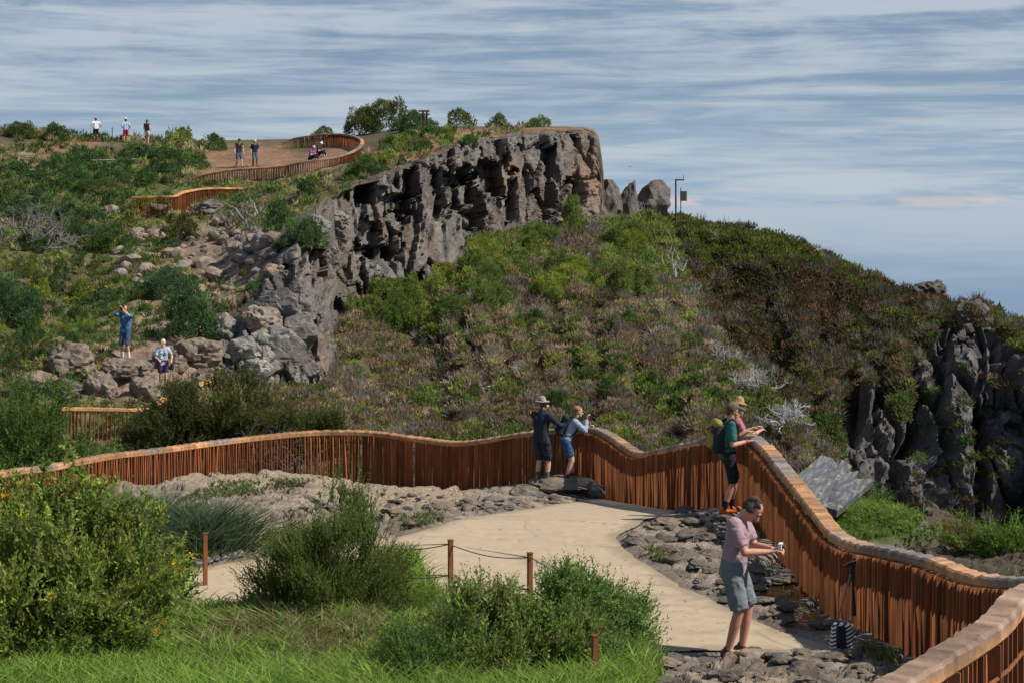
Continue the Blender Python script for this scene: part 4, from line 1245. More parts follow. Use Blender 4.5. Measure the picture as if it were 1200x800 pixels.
grass_field('terrace_tufts', [[(760, 640), (790, 645), (785, 660), (758, 655)], [(1008, 756), (1050, 766), (1055, 780), (1020, 772)], [(470, 605), (520, 600), (520, 612), (470, 622)], [(250, 565), (380, 560), (330, 575), (200, 590)],
                              [(880, 655), (890, 655), (960, 735), (950, 738)]],
            [50, 110, 110, 300, 60], 805, .12, 1.4, [(0.055, 0.08, 0.02), (0.07, 0.075, 0.03)])
# yellow green bush outside the railing at right edge
near_bush('leafy_bush', 1178, 672, 24.6, .46, .42, .46, 480, [(0.08, 0.14, 0.025), (0.11, 0.17, 0.03), (0.06, 0.11, 0.022)], (0.17, 0.21, 0.04),
          'leafy bright green bush outside the railing at right edge of view', 811, (.12, .3), 12, .05, .02, up=.6, nstem=10)
near_bush('leafy_bush', 1128, 672, 25.0, .28, .28, .32, 220, [(0.09, 0.145, 0.03), (0.12, 0.16, 0.04), (0.12, 0.085, 0.04)], (0.17, 0.2, 0.04),
          'small leafy bush with reddish tips outside the railing, left of a larger one', 812, (.12, .28), 12, .05, .018, up=.8, nstem=6, flowers=6, fl_col=(0.45, 0.10, 0.03))
near_bush('leafy_bush', 985, 560, 29.5, .6, .4, .34, 300, [(0.055, 0.10, 0.022), (0.075, 0.12, 0.025)], (0.12, 0.17, 0.035),
          'low green leafy bush behind the jagged grey stone slab', 813, (.12, .3), 12, .06, .024, up=.4, nstem=6, z=-.2)
# ------------------------------------------------------------------ rocks
def rock_mesh(seed, sx, sy, sz, sub=3, facets=22, rough=0.085, col=(0.2, 0.17, 0.145), sharp=0.75):
    import bmesh
    bm = bmesh.new(); bmesh.ops.create_icosphere(bm, subdivisions=sub, radius=1.0)
    v = np.array([p.co[:] for p in bm.verts]); f = np.array([[q.index for q in t.verts] for t in bm.faces]); bm.free()
    rng = np.random.default_rng(seed)
    nrm = rand_dirs(rng, facets); dist = rng.uniform(.62, 1.0, facets)
    dots = v @ nrm.T
    r = np.where(dots > 0.05, dist / np.maximum(dots, .05), 9).min(1)
    r = np.minimum(r, 1.25)
    v = v * (r * sharp + (1 - sharp))[:, None]
    v = v + unit(v) * (fbm(v * 2.2 + seed, 4, seed) * rough * 2.2 + fbm(v * 7 + seed, 3, seed + 5) * rough * .7)[:, None]
    if sub >= 3:
        wk = worley((v + .25 * fbm(v * 1.7, 2, seed)[:, None]) * np.array([1.6, 1.6, 2.6]) + seed * 1.37, seed)
        v = v + unit(v) * ((wk[2] - .5) * .16 + wk[4][:, 2] * (wk[3] - .5) * .16 - .09 * smooth(.12, 0, wk[1] - wk[0]))[:, None]
    n1 = fbm(v * 2.5 + seed, 3, seed + 9)
    c = np.array(col) * (1 + .35 * n1)[:, None]
    lich = smooth(.2, .5, fbm(v * 3.3 + seed, 3, seed + 11))[:, None] * .35
    c = c * (1 - lich) + np.array([.30, .285, .25]) * lich
    return v * np.array([sx, sy, sz]) , f, c


def rock_obj(name, p, seed, sx, sy, sz, col, lab, cat='boulder', grp=None, rz=0.0, sink=.35, sub=3, tilt=(0, 0), **kw):
    v, f, c = rock_mesh(seed, sx, sy, sz, sub, col=col, **kw)
    o = link(name, new_mesh(name, v, f, M_ROCK, c))
    o.location = (p[0], p[1], p[2] + sz * (1 - 2 * sink)); o.rotation_euler = (tilt[0], tilt[1], rz)
    return tag(o, lab, cat, grp)


BRN = (0.190, 0.148, 0.116); GRY = (0.19, 0.178, 0.162); PNK = (0.245, 0.190, 0.150); DRK = (0.125, 0.110, 0.098)
for k, (px, py, w_, h_, col, lab) in enumerate([
    (82, 432, 62, 44, BRN, 'large rounded brown boulder at left, below and left of the man taking a photo'),
    (42, 452, 50, 26, BRN, 'brown boulder partly in grass left of the large rounded boulder'),
    (72, 462, 46, 30, DRK, 'dark undercut rock under the large rounded boulder'),
    (118, 462, 44, 40, BRN, 'blocky brown rock directly under the man taking a photo'),
    (150, 440, 54, 26, BRN, 'flat ledge of brown rock on which the man taking a photo stands'),
    (172, 465, 46, 38, BRN, 'cracked brown rock below and left of the woman in the rocks'),
    (237, 425, 62, 44, BRN, 'large brown rounded boulder right of the woman in the rocks'),
    (243, 448, 40, 26, BRN, 'brown rock under the large boulder right of the woman'),
    (262, 393, 40, 32, GRY, 'leaning grey boulder with dark left side above pale cracked rock'),
    (302, 382, 46, 34, PNK, 'smooth pinkish grey boulder right of the leaning grey boulder'),
    (196, 424, 30, 30, DRK, 'dark rock just behind the woman in the rocks'),
    (209, 432, 24, 24, BRN, 'small brown rock beside the woman in the rocks'),
    (127, 252, 24, 16, PNK, 'pale pinkish rock left of the short stepped railing'),
    (187, 250, 34, 17, PNK, 'pale rock visible through slats of the short stepped railing'),
    (136, 268, 26, 15, GRY, 'pale grey rock below the yellow green shrub and left of short railing'),
    (160, 285, 20, 20, BRN, 'round brown rock below the short stepped railing'),
    (246, 250, 42, 22, DRK, 'dark rock in front of the right end of short stepped railing'),
    (308, 290, 30, 26, GRY, 'upright grey rock at the foot of bare grey tree'),
    (395, 258, 34, 18, GRY, 'grey boulder on the cliff edge below looped railing'),
    (372, 268, 30, 24, GRY, 'angular grey boulder left of the cliff edge boulder'),
    (30, 185, 34, 10, BRN, 'low bare brown rock patch near skyline at far left'),
    ]):
    h = hit(px, py, 'a')
    if h is None: continue
    s = h[0].y / FPX
    rock_obj('boulder', h[0], 900 + k, w_ * s * .52, w_ * s * .5, h_ * s * .60, col, lab, rz=k * 1.3, sink=.40, sub=4, rough=.10, tilt=(.1 * math.sin(k), .15 * math.cos(k * 2)))
rr = random.Random(12)
tal = np.array([(128, 285), (165, 265), (250, 262), (330, 272), (330, 325), (275, 345), (262, 372), (200, 368), (205, 330), (140, 335)], float)
k = 0
while k < 120:
    x, y = rr.uniform(120, 335), rr.uniform(258, 375)
    if poly_sdf(np.array([x]), np.array([y]), tal)[0] < 0: continue
    h = hit(x, y, 'a'); s = h[0].y / FPX
    w_ = rr.choice([6, 8, 9, 11, 13, 16, 20, 26])
    rock_obj('boulder', h[0], 1000 + k, w_ * s * .58, w_ * s * .5, w_ * s * rr.uniform(.28, .42), rr.choice([PNK, BRN, PNK, GRY]),
             'weathered pinkish brown boulder in the scree above the two people standing among rocks', grp='boulders of the scree', rz=rr.uniform(0, 6), sink=.3, sub=2, tilt=(rr.uniform(-.3, .3), rr.uniform(-.3, .3)))
    k += 1
blocks = [(286, 412, 34, 26, 1), (322, 396, 40, 34, 1), (304, 432, 30, 22, 1), (338, 420, 34, 40, 0), (358, 432, 26, 34, 0), (352, 392, 40, 36, 0), (322, 360, 44, 34, 0), (338, 330, 34, 34, 0), (352, 352, 28, 30, 0), (275, 440, 24, 18, 1),
          (312, 446, 26, 16, 1), (366, 405, 22, 36, 2), (372, 440, 18, 26, 2), (300, 368, 26, 18, 1), (380, 300, 30, 26, 0), (402, 330, 28, 30, 2), (398, 282, 26, 24, 0), (422, 352, 24, 22, 2), (446, 322, 30, 26, 0), (420, 262, 22, 26, 0)]
rr = random.Random(77)
for k, (px, py, w_, h_, ct) in enumerate(blocks):
    h = hit(px, py, 'a')
    if h is None: continue
    s = h[0].y / FPX
    v, f, c = rock_mesh(1150 + k, w_ * s * .56, min(w_, 22) * s * .55, h_ * s * .56, 4, 9, .035, ((.155, .140, .126), (.27, .26, .225), (.18, .132, .10))[ct], .98)
    o = link('rock_block', new_mesh('rock_block', v, f, M_ROCK, c)); o.location = h[0] + Vector((0, min(w_, 22) * s * .22, 0)); o.rotation_euler = (rr.uniform(-.15, .15), rr.uniform(-.25, .25), rr.uniform(-.5, .5))
    tag(o, ('angular grey rock block standing out of the cliff face', 'pale cracked rock block at the lower left end of cliff', 'reddish brown rock block standing out of the cliff face')[ct], 'rock', ('grey blocks of the cliff', 'pale blocks at cliff end', 'brown blocks of the cliff')[ct])
# rocks on the saddle and on the far ridge
for k, (px, py, w_, h_, Y_, lab) in enumerate([
    (714, 258, 24, 46, 108, 'squat dark rock stump on saddle, nearest the cliff'),
    (738, 257, 18, 44, 112, 'narrow dark rock stump in the middle of saddle'),
    (768, 258, 36, 42, 118, 'broad broken rock stump on saddle beside the mast')]):
    s = Y_ / FPX; p = P(px, py, Y_)
    rock_obj('rock_stump', p, 1200 + k, w_ * s * .56, w_ * s * .6, h_ * s * .60, DRK, lab, cat='rock', sink=.15, rough=.07, sharp=.95, facets=8)
for k, (px, py, w_, h_, lab) in enumerate([
    (1090, 350, 46, 34, 'brown rounded crag on ridge skyline, left of the pair at right'),
    (1140, 380, 48, 46, 'steep brown crag on ridge skyline, right of the pair at right'),
    (1116, 352, 12, 16, 'small brown knob on ridge skyline between two crags')]):
    h = hit(px, py, 'b')
    if h is None: continue
    s = h[0].y / FPX
    rock_obj('crag', h[0], 1230 + k, w_ * s * .55, w_ * s * .6, h_ * s * .62, (0.095, 0.078, 0.068), lab, cat='rock', sink=.45, rough=.2, facets=26, sharp=.7, sub=4)

# flat stones lying about on the terrace
rr = random.Random(31)
stone_zones = [([(728, 628), (760, 612), (815, 596), (850, 598), (870, 620), (900, 660), (960, 722), (1000, 748), (985, 755), (905, 728), (800, 682), (740, 645)], 150, 'flat dark stone in the rubble between the path and the railing', 'stones between path and railing'),
               ([(770, 772), (860, 768), (980, 768), (1030, 775), (1010, 800), (775, 800)], 42, 'flat grey stone in the paving at bottom right in front of the path', 'stones in front of the path'),
               ([(300, 590), (420, 575), (590, 580), (680, 582), (600, 592), (500, 612), (470, 622), (480, 600), (380, 600)], 62, 'pale flat stone on the rocky ground left of the couple at the railing', 'stones left of the couple'),
               ([(560, 600), (640, 588), (700, 584), (690, 590), (600, 600)], 12, 'small stone edging the path below the couple at the railing', 'stones along the path edge')]
sid = 0
for poly, n, lab, grp in stone_zones:
    poly = np.array(poly, float); lo, hi = poly.min(0), poly.max(0); k = 0
    while k < n:
        x, y = rr.uniform(lo[0], hi[0]), rr.uniform(lo[1], hi[1])
        if poly_sdf(np.array([x]), np.array([y]), poly)[0] < 0: continue
        h = hit(x, y, 'g'); p = h[0]
        if abs(x - 866) < 34 and 738 < y < 790: continue
        if poly_sdf(np.array([p.x]), np.array([p.y]), PATH)[0] > -.02: k += .2; continue
        if max(poly_sdf(np.array([p.x]), np.array([p.y]), q)[0] for q in PUD) > 0 and rr.random() < .8: continue
        w_ = rr.choice([.06, .08, .10, .12, .15, .18, .23, .30])
        g = rr.uniform(.75, 1.25); col = tuple(np.array(rr.choice([DRK, (0.17, .135, .10), (.20, .158, .12), (.14, .118, .095)])) * g)
        rock_obj('flat_stone', p, 1300 + sid, w_ * .62, w_ * rr.uniform(.38, .62), w_ * rr.uniform(.10, .20) + .010, col, lab, cat='stone', grp=grp, rz=rr.uniform(0, 6), sink=.30, sub=3, facets=9,
                 tilt=(rr.uniform(-.14, .14), rr.uniform(-.14, .14)), rough=.07, sharp=.95)
        sid += 1; k += 1
# edging stones beside the left path
for k, (px, py) in enumerate([(232, 662), (242, 660), (252, 657.5), (262, 656), (272, 654), (281, 652.5)]):
    h = hit(px, py, 'g')
    rock_obj('edging_stone', h[0], 1700 + k, .10, .09, .07, GRY, 'grey edging stone in the short row beside the left path', cat='stone', grp='edging stones beside the left path', rz=k, sink=.25, sub=2)
# two rock slabs the couple stand on
for k, (px, py, Y_, sx, sy, sz, col, lab, cf) in enumerate([
    (623, 585, 35.2, .40, .5, .17, (.17, .15, .11), 'tilted squarish rock slab under the hatted man in dark jacket', 7),
    (657, 582, 35.4, .62, .6, .16, (.16, .135, .105), 'broad flat rock slab under the woman with backpack', 9),
    (700, 582, 34.9, .22, .3, .22, DRK, 'small dark upright rock at the corner of railing', 9)]):
    x = (px - CX) / FPX * Y_; z = drop_z(x, Y_)
    rock_obj('rock_slab', (x, Y_, z), 1720 + k, sx, sy, sz, col, lab, cat='rock', sink=.12, facets=cf, rough=.03, sharp=.92, rz=.2 * k)

# jagged grey stone slab beyond the railing
outl = [(934, 580, 25.4), (932, 556, 26.2), (945, 543, 26.6), (963, 531, 27.6), (975, 536, 27.6), (983, 546, 27.2), (986, 540, 27.6), (998, 547, 27.4), (990, 556, 27.0), (1006, 554, 27.3), (1000, 563, 26.8), (1026, 558, 26.9), (1004, 575, 25.9), (985, 588, 25.0), (966, 602, 25.3), (948, 604, 25.1)]
top = np.array([P(a, b, c - .3) for a, b, c in outl]); n = len(top)
# give it a flat plane: fit and project, then thickness
cen = top.mean(0); uu, ss, vv = np.linalg.svd(top - cen); nrm = vv[2] * (1 if vv[2][2] > 0 else -1)
top = top - ((top - cen) @ nrm)[:, None] * nrm * .8
rings = [cen + (top - cen) * 0.001]
ts = np.linspace(.12, 1, 14)
for t in ts: rings.append(cen + (top - cen) * t)
rings.append(top - nrm * .11); rings.append(cen + (top - cen) * .01 - nrm * .11)
v = np.concatenate(rings); nr = len(rings)
f = [(i * n + k, i * n + (k + 1) % n, (i + 1) * n + (k + 1) % n, (i + 1) * n + k) for i in range(nr - 1) for k in range(n)]
e1 = (v - cen) @ vv[0]; e2 = (v - cen) @ vv[1]
pp = np.column_stack([e1, e2, e1 * 0])
v = v + nrm * (fbm(pp * 3, 3, 7) * .03)[:, None]
M_SLAB, nt_, b_, _ = mat_base('lichened_slab')
geo = nt_.nodes.new('ShaderNodeTexCoord'); mpn = nt_.nodes.new('ShaderNodeMapping'); mpn.inputs['Rotation'].default_value = (0, 0, .25); mpn.inputs['Scale'].default_value = (1.0, 7.5, 1.0)
nt_.links.new(geo.outputs['Object'], mpn.inputs[0])
nz1 = nt_.nodes.new('ShaderNodeTexNoise'); nz1.inputs['Scale'].default_value = 2.6; nz1.inputs['Detail'].default_value = 7; nt_.links.new(mpn.outputs[0], nz1.inputs['Vector'])
nz2 = nt_.nodes.new('ShaderNodeTexNoise'); nz2.inputs['Scale'].default_value = 7.5; nz2.inputs['Detail'].default_value = 4; nt_.links.new(geo.outputs['Object'], nz2.inputs['Vector'])
r1 = nt_.nodes.new('ShaderNodeValToRGB'); r1.color_ramp.elements[0].position = .46; r1.color_ramp.elements[0].color = (.062, .067, .075, 1); r1.color_ramp.elements[1].position = .72; r1.color_ramp.elements[1].color = (.18, .187, .195, 1)
nt_.links.new(nz1.outputs['Fac'], r1.inputs[0])
r2 = nt_.nodes.new('ShaderNodeValToRGB'); r2.color_ramp.elements[0].position = .61; r2.color_ramp.elements[0].color = (0, 0, 0, 1); r2.color_ramp.elements[1].position = .66; r2.color_ramp.elements[1].color = (1, 1, 1, 1)
nt_.links.new(nz2.outputs['Fac'], r2.inputs[0])
mxn = nt_.nodes.new('ShaderNodeMix'); mxn.data_type = 'RGBA'
ia = [i for i in mxn.inputs if i.type == 'RGBA']; nt_.links.new(r2.outputs[0], mxn.inputs['Factor']); nt_.links.new(r1.outputs[0], ia[0]); ia[1].default_value = (.30, .22, .09, 1)
nt_.links.new([o_ for o_ in mxn.outputs if o_.type == 'RGBA'][0], b_.inputs['Base Color']); b_.inputs['Roughness'].default_value = .85
fr_ = np.stack([vv[0], vv[1], np.cross(vv[0], vv[1])])
o = link('stone_slab', new_mesh('stone_slab', (v - cen) @ fr_.T, f, M_SLAB), loc=cen)
o.rotation_euler = Matrix(fr_.T.tolist()).to_euler()
tag(o, 'jagged dark grey stone slab with pale scratches and yellow lichen, leaning outside the railing', 'stone slab')

# ------------------------------------------------------------------ small built things
RUST = (0.20, 0.075, 0.03)
tops = {}
for k, (px, pt, Y_, lab) in enumerate([(528, 633, 20.5, 'thin rusty post carrying ropes before the path, left of the two close ones'), (621, 648, 19.8, 'thin rusty post carrying ropes before the path, right of the two close ones'),
                                       (697, 745, 16.6, 'short rusty flat post in grass at bottom, beside the feathery bush'), (240.5, 625, 22.4, 'thin rusty post at edge of left path by the reed tussock')]):
    x = (px - CX) / FPX * Y_; z0 = drop_z(x, Y_) - .08; zt = CZ - (pt - HY) / FPX * Y_
    mb = MB(); mb.box((0, 0, (zt - z0) / 2), (.052, .052, zt - z0), rotz(.4), RUST)
    root = empty('rope_post', (x, Y_, z0), lab, 'post', None)
    mb.build('shaft', M_CORTEN, root)
    cap = MB(); cap.box((0, 0, zt - z0 + .006), (.062, .062, .012), rotz(.4), (.17, .06, .028)); cap.build('cap', M_CORTEN, root)
    tops[k] = np.array([x, Y_, zt])
ropes = [(P(445, 640, 21.0), tops[0], .04, .05, 'upper rope running left from the left thin post into the heather bush'), (P(450, 672, 21.0), tops[0], .42, .04, 'lower rope running left from the left thin post'),
         (tops[0], tops[1], .05, .06, 'upper rope between the two thin rusty posts'), (tops[0], tops[1], .42, .05, 'lower rope between the two thin rusty posts'),
         (tops[1], P(716, 690, 18.2), .04, .06, 'upper rope running right from the right thin post into feathery bush'), (P(180, 640, 22.6), tops[3], .36, .05, 'pale rope running left from the post by left path')]
for k, (a, b, dz, sag, lab) in enumerate(ropes):
    t = np.linspace(0, 1, 13)[:, None]
    a = np.array(a, float); b = np.array(b, float)
    if k not in (0, 1, 5): a = a - [0, 0, dz]
    if k != 4: b = b - [0, 0, dz]
    pts = a * (1 - t) + b * t - np.array([0, 0, 1]) * (np.sin(t * PI) * sag)
    mb = MB(); mb.tube(pts, .007 if k < 5 else .010, (.16, .11, .08) if k < 5 else (.42, .38, .32), 5)
    tag(mb.build('rope', M_PAINT, origin=pts[0]), lab, 'rope')

# wooden signpost on the plateau
h = hit(499, 160, 'a'); s = h[0].y / FPX
sg = empty('signpost', h[0], 'dark wooden signpost with two crossboards on the plateau skyline', 'signpost')
for dx in (1.0, -3.2):
    mb = MB(); mb.box((dx * s, 0, 14 * s), (2.2 * s, 2.2 * s, (30 if dx > 0 else 22) * s if dx > 0 else 30 * s), None, (.075, .055, .045)); mb.build('post', M_BARK, sg)
for dz in (29.5, 25.5):
    mb = MB(); mb.box((-2.0 * s, -1.8 * s, dz * s), (13 * s, 1.0 * s, 2.2 * s), None, (.085, .065, .055)); mb.build('crossboard', M_BARK, sg)
# mast with bracket and box beside the rock stumps
p0 = P(797, 256, 119); s = 119 / FPX
ms = empty('mast', p0, 'thin dark mast with top bracket and a hanging box, beside the broad rock stump', 'mast')
mb = MB(); mb.tube([(-5 * s, 0, -.5), (-5 * s, 0, 46 * s)], 1.1 * s, (.06, .06, .065), 6); mb.build('pole', M_PAINT, ms)
mb = MB(); mb.tube([(0.8 * s, 0, -.5), (0.8 * s, 0, 36 * s)], .6 * s, (.06, .06, .065), 6); mb.build('thin_pole', M_PAINT, ms)
mb = MB(); mb.tube([(-5 * s, 0, 45 * s), (5 * s, 0, 45 * s)], .9 * s, (.06, .06, .065), 6); mb.build('bracket', M_PAINT, ms)
mb = MB(); mb.tube([(4 * s, 0, 45 * s), (4 * s, 0, 51 * s)], .35 * s, (.06, .06, .065), 6); mb.build('antenna', M_PAINT, ms)
mb = MB(); mb.box((3.8 * s, -.8 * s, 26 * s), (7.5 * s, 5 * s, 11.5 * s), None, (.085, .07, .06)); mb.build('box', M_PAINT, ms)
# thin fence posts along the skyline with wires
fp = []
for k, (px, pt, pb) in enumerate([(43, 150, 158), (78, 151, 160), (85.5, 152, 161), (97.5, 151, 161), (131.5, 149.5, 164), (194, 155, 168), (22, 184, 196)]):
    Y_ = 119 if k < 6 else 104
    hh = hit(px, pb, 'a'); Y_ = hh[0].y if hh else Y_
    p = P(px, pb, Y_); s = Y_ / FPX
    mb = MB(); mb.tube([(0, 0, -.3), (0, 0, (pb - pt) * s)], .55 * s, (.055, .05, .05) if k < 6 else (.5, .47, .42), 5)
    tag(mb.build('fence_post', M_PAINT, loc=p), 'thin dark fence post on the skyline near the three people' if k < 6 else 'short pale fence post on the left slope below the skyline', 'fence post', 'fence posts on the skyline' if k < 6 else None)
a, b = hit(22, 190, 'a')[0], hit(160, 192, 'a')[0]
mb = MB(); t = np.linspace(0, 1, 20)[:, None]; A_, B_ = P(0, 196, a.y), P(160, 192, b.y)
mb.tube(A_ * (1 - t) + B_ * t + np.array([0, 0, .28]), .022, (.45, .45, .42), 4)
tag(mb.build('rope', M_PAINT), 'long pale rope strung across shrubs on the upper left slope', 'rope')
# a bird in the sky
mb = MB(); p = P(738, 196, 130)
mb.add([(-.20, 0, .10), (-.07, .06, .06), (0, .08, 0), (-.03, -.06, 0), (.03, -.06, 0), (.07, .06, .06), (.20, 0, .10), (0, -.1, -.01)], [(0, 1, 2, 3), (4, 2, 5, 6), (3, 2, 4, 7)], (.04, .04, .045))
mb.tube([(0, .13, 0), (0, .03, .0), (0, -.13, 0)], [.012, .03, .01], (.04, .04, .045), 6)
tag(mb.build('bird', M_PAINT, loc=p), 'tiny dark bird flying in the sky right of the cliff', 'bird')
# ------------------------------------------------------------------ people
SKIN = mat_flat('skin', (0.52, 0.30, 0.21), .55, .10, 25, .05, .35)
SKIN_PINK = mat_flat('sunburnt_skin', (0.50, 0.25, 0.17), .55, .10, 25, .05, .35)
cloth_cache = {}


def cloth(name, col, var=.14, rough=.9, bump=.35, scale=22, bscale=30, bdist=.02):
    if name not in cloth_cache: cloth_cache[name] = mat_flat(name, col, rough, var, scale, bump, .15, 0, bscale, bdist)
    return cloth_cache[name]


def cone_part(a, b, ra, rb, seg=14, flat_a=False, flat_b=False, sq=1.0, sqdir=None):
    """closed tapered limb between two points; round or flat ends"""
    a = np.asarray(a, float); b = np.asarray(b, float)
    d = b - a; L_ = np.linalg.norm(d); d = d / (L_ + 1e-9)
    ref = np.array([1., 0, 0]) if abs(d[0]) < .8 else np.array([0, 1., 0])
    u = np.cross(d, ref); u /= np.linalg.norm(u); w_ = np.cross(d, u)
    st = []
    if flat_a: st.append((0.0, ra, 0))
    else: st += [(-ra * math.cos(t), ra * math.sin(t), 0) for t in (.25, .7, 1.15)] + [(0.0, ra, 0)]
    st.append((L_ * .5, (ra + rb) / 2, 0))
    if flat_b: st.append((L_, rb, 0))
    else: st += [(L_, rb, 0)] + [(L_ + rb * math.cos(t), rb * math.sin(t), 0) for t in (1.15, .7, .25)]
    an = np.arange(seg) * 2 * PI / seg
    v = np.concatenate([a + d * s_ + r_ * (np.cos(an)[:, None] * u + np.sin(an)[:, None] * w_) for s_, r_, _ in st])
    f = [(i * seg + k, i * seg + (k + 1) % seg, (i + 1) * seg + (k + 1) % seg, (i + 1) * seg + k) for i in range(len(st) - 1) for k in range(seg)]
    n0 = len(v); v = np.concatenate([v, [a + d * st[0][0]], [a + d * st[-1][0]]])
    tri = [(n0, (k + 1) % seg, k) for k in range(seg)] + [(n0 + 1, (len(st) - 1) * seg + k, (len(st) - 1) * seg + (k + 1) % seg) for k in range(seg)]
    return v, f + tri


def ball(c, r):
    c = np.asarray(c, float); r = np.broadcast_to(np.asarray(r, float), (3,))
    seg, rg = 16, 10
    v = []; f = []
    for i in range(1, rg):
        th = PI * i / rg
        for k in range(seg): v.append((math.sin(th) * math.cos(k * 2 * PI / seg), math.sin(th) * math.sin(k * 2 * PI / seg), math.cos(th)))
    v += [(0, 0, 1), (0, 0, -1)]
    for i in range(rg - 2):
        for k in range(seg): f.append((i * seg + k, (i + 1) * seg + k, (i + 1) * seg + (k + 1) % seg, i * seg + (k + 1) % seg))
    for k in range(seg):
        f.append((len(v) - 2, k, (k + 1) % seg)); f.append((len(v) - 1, (rg - 2) * seg + (k + 1) % seg, (rg - 2) * seg + k))
    return np.array(v) * r + c, f


def fuse(name, parts, voxel, mat, parent=None, smooth_it=3, factor=.5, fold=0.0):
    """closed solids -> one continuous surface"""
    v = []; f = []; n = 0
    for pv, pf in parts:
        v += [tuple(x) for x in pv]; f += [tuple(i + n for i in q) for q in pf]; n += len(pv)
    m = bpy.data.meshes.new('tmp'); m.from_pydata(v, [], f)
    o = bpy.data.objects.new('tmp', m); COL.objects.link(o)
    r = o.modifiers.new('r', 'REMESH'); r.mode = 'VOXEL'; r.voxel_size = voxel
    if smooth_it:
        s_ = o.modifiers.new('s', 'SMOOTH'); s_.factor = factor; s_.iterations = smooth_it
    dg = bpy.context.evaluated_depsgraph_get()
    me = bpy.data.meshes.new_from_object(o.evaluated_get(dg), depsgraph=dg)
    bpy.data.objects.remove(o); bpy.data.meshes.remove(m)
    me.name = name
    if fold:
        nv = len(me.vertices); co = np.zeros(nv * 3, np.float32); no = np.zeros(nv * 3, np.float32)
        me.vertices.foreach_get('co', co); me.vertices.foreach_get('normal', no)
        co = co.reshape(-1, 3).astype(float); no = no.reshape(-1, 3)
        r1_ = 1 - np.abs(fbm(co * np.array([7, 7, 11.]) + 3.1, 3, 91)) * 2.4
        co = co + no * ((r1_ - .4) * fold + fbm(co * 26, 2, 93) * fold * .35)[:, None]
        me.vertices.foreach_set('co', co.astype(np.float32).ravel()); me.update()
    me.materials.clear(); me.materials.append(mat)
    me.polygons.foreach_set('use_smooth', np.ones(len(me.polygons), bool))
    return link(name, me, parent)


def two_bone(a, t, l1, l2, pole):
    a = np.asarray(a, float); t = np.asarray(t, float); pole = np.asarray(pole, float)
    d = t - a; L_ = np.linalg.norm(d); L_ = min(L_, (l1 + l2) * .998); d = d / np.linalg.norm(d)
    x = (l1 * l1 - l2 * l2 + L_ * L_) / (2 * L_)
    h_ = math.sqrt(max(l1 * l1 - x * x, 0))
    pn = pole - d * (pole @ d); pn = pn / (np.linalg.norm(pn) + 1e-9)
    return a + d * x + pn * h_, a + d * L_


def hand_parts(w_, fwd, up, side, s, curl=.5):
    """palm, four fingers and a thumb from the wrist w_; fwd along the hand, side towards the thumb"""
    w_ = np.asarray(w_, float); fwd = unit(np.asarray(fwd, float)); up = unit(np.asarray(up, float) - fwd * (np.asarray(up) @ fwd)); sd = np.cross(fwd, up)
    if sd @ np.asarray(side) < 0: sd = -sd
    ps = []
    for k in (-1, 0, 1): ps.append(cone_part(w_ + sd * k * .022 * s * .6, w_ + fwd * .085 * s + sd * k * .026 * s, .016 * s, .014 * s, 8))
    for k, (o_, L_) in enumerate(((.031, .070), (.010, .078), (-.011, .073), (-.031, .058))):
        b = w_ + fwd * .088 * s + sd * o_ * s
        d1 = unit(fwd * math.cos(curl * .6) - up * math.sin(curl * .6)); d2 = unit(fwd * math.cos(curl * 1.5) - up * math.sin(curl * 1.5)); d3 = unit(fwd * math.cos(curl * 2.2) - up * math.sin(curl * 2.2))
        p1 = b + d1 * L_ * .45 * s; p2 = p1 + d2 * L_ * .32 * s; p3 = p2 + d3 * L_ * .23 * s
        ps += [cone_part(b - fwd * .01 * s, p1, .0095 * s, .009 * s, 8), cone_part(p1, p2, .009 * s, .008 * s, 8), cone_part(p2, p3, .008 * s, .007 * s, 8)]
    b = w_ + fwd * .025 * s + sd * .032 * s; p1 = b + (fwd * .6 + sd * .7 - up * .25) * .042 * s; p2 = p1 + (fwd * .85 + sd * .15 - up * .4) * .034 * s
    ps += [cone_part(b, p1, .012 * s, .0105 * s, 8), cone_part(p1, p2, .0105 * s, .008 * s, 8)]
    return ps


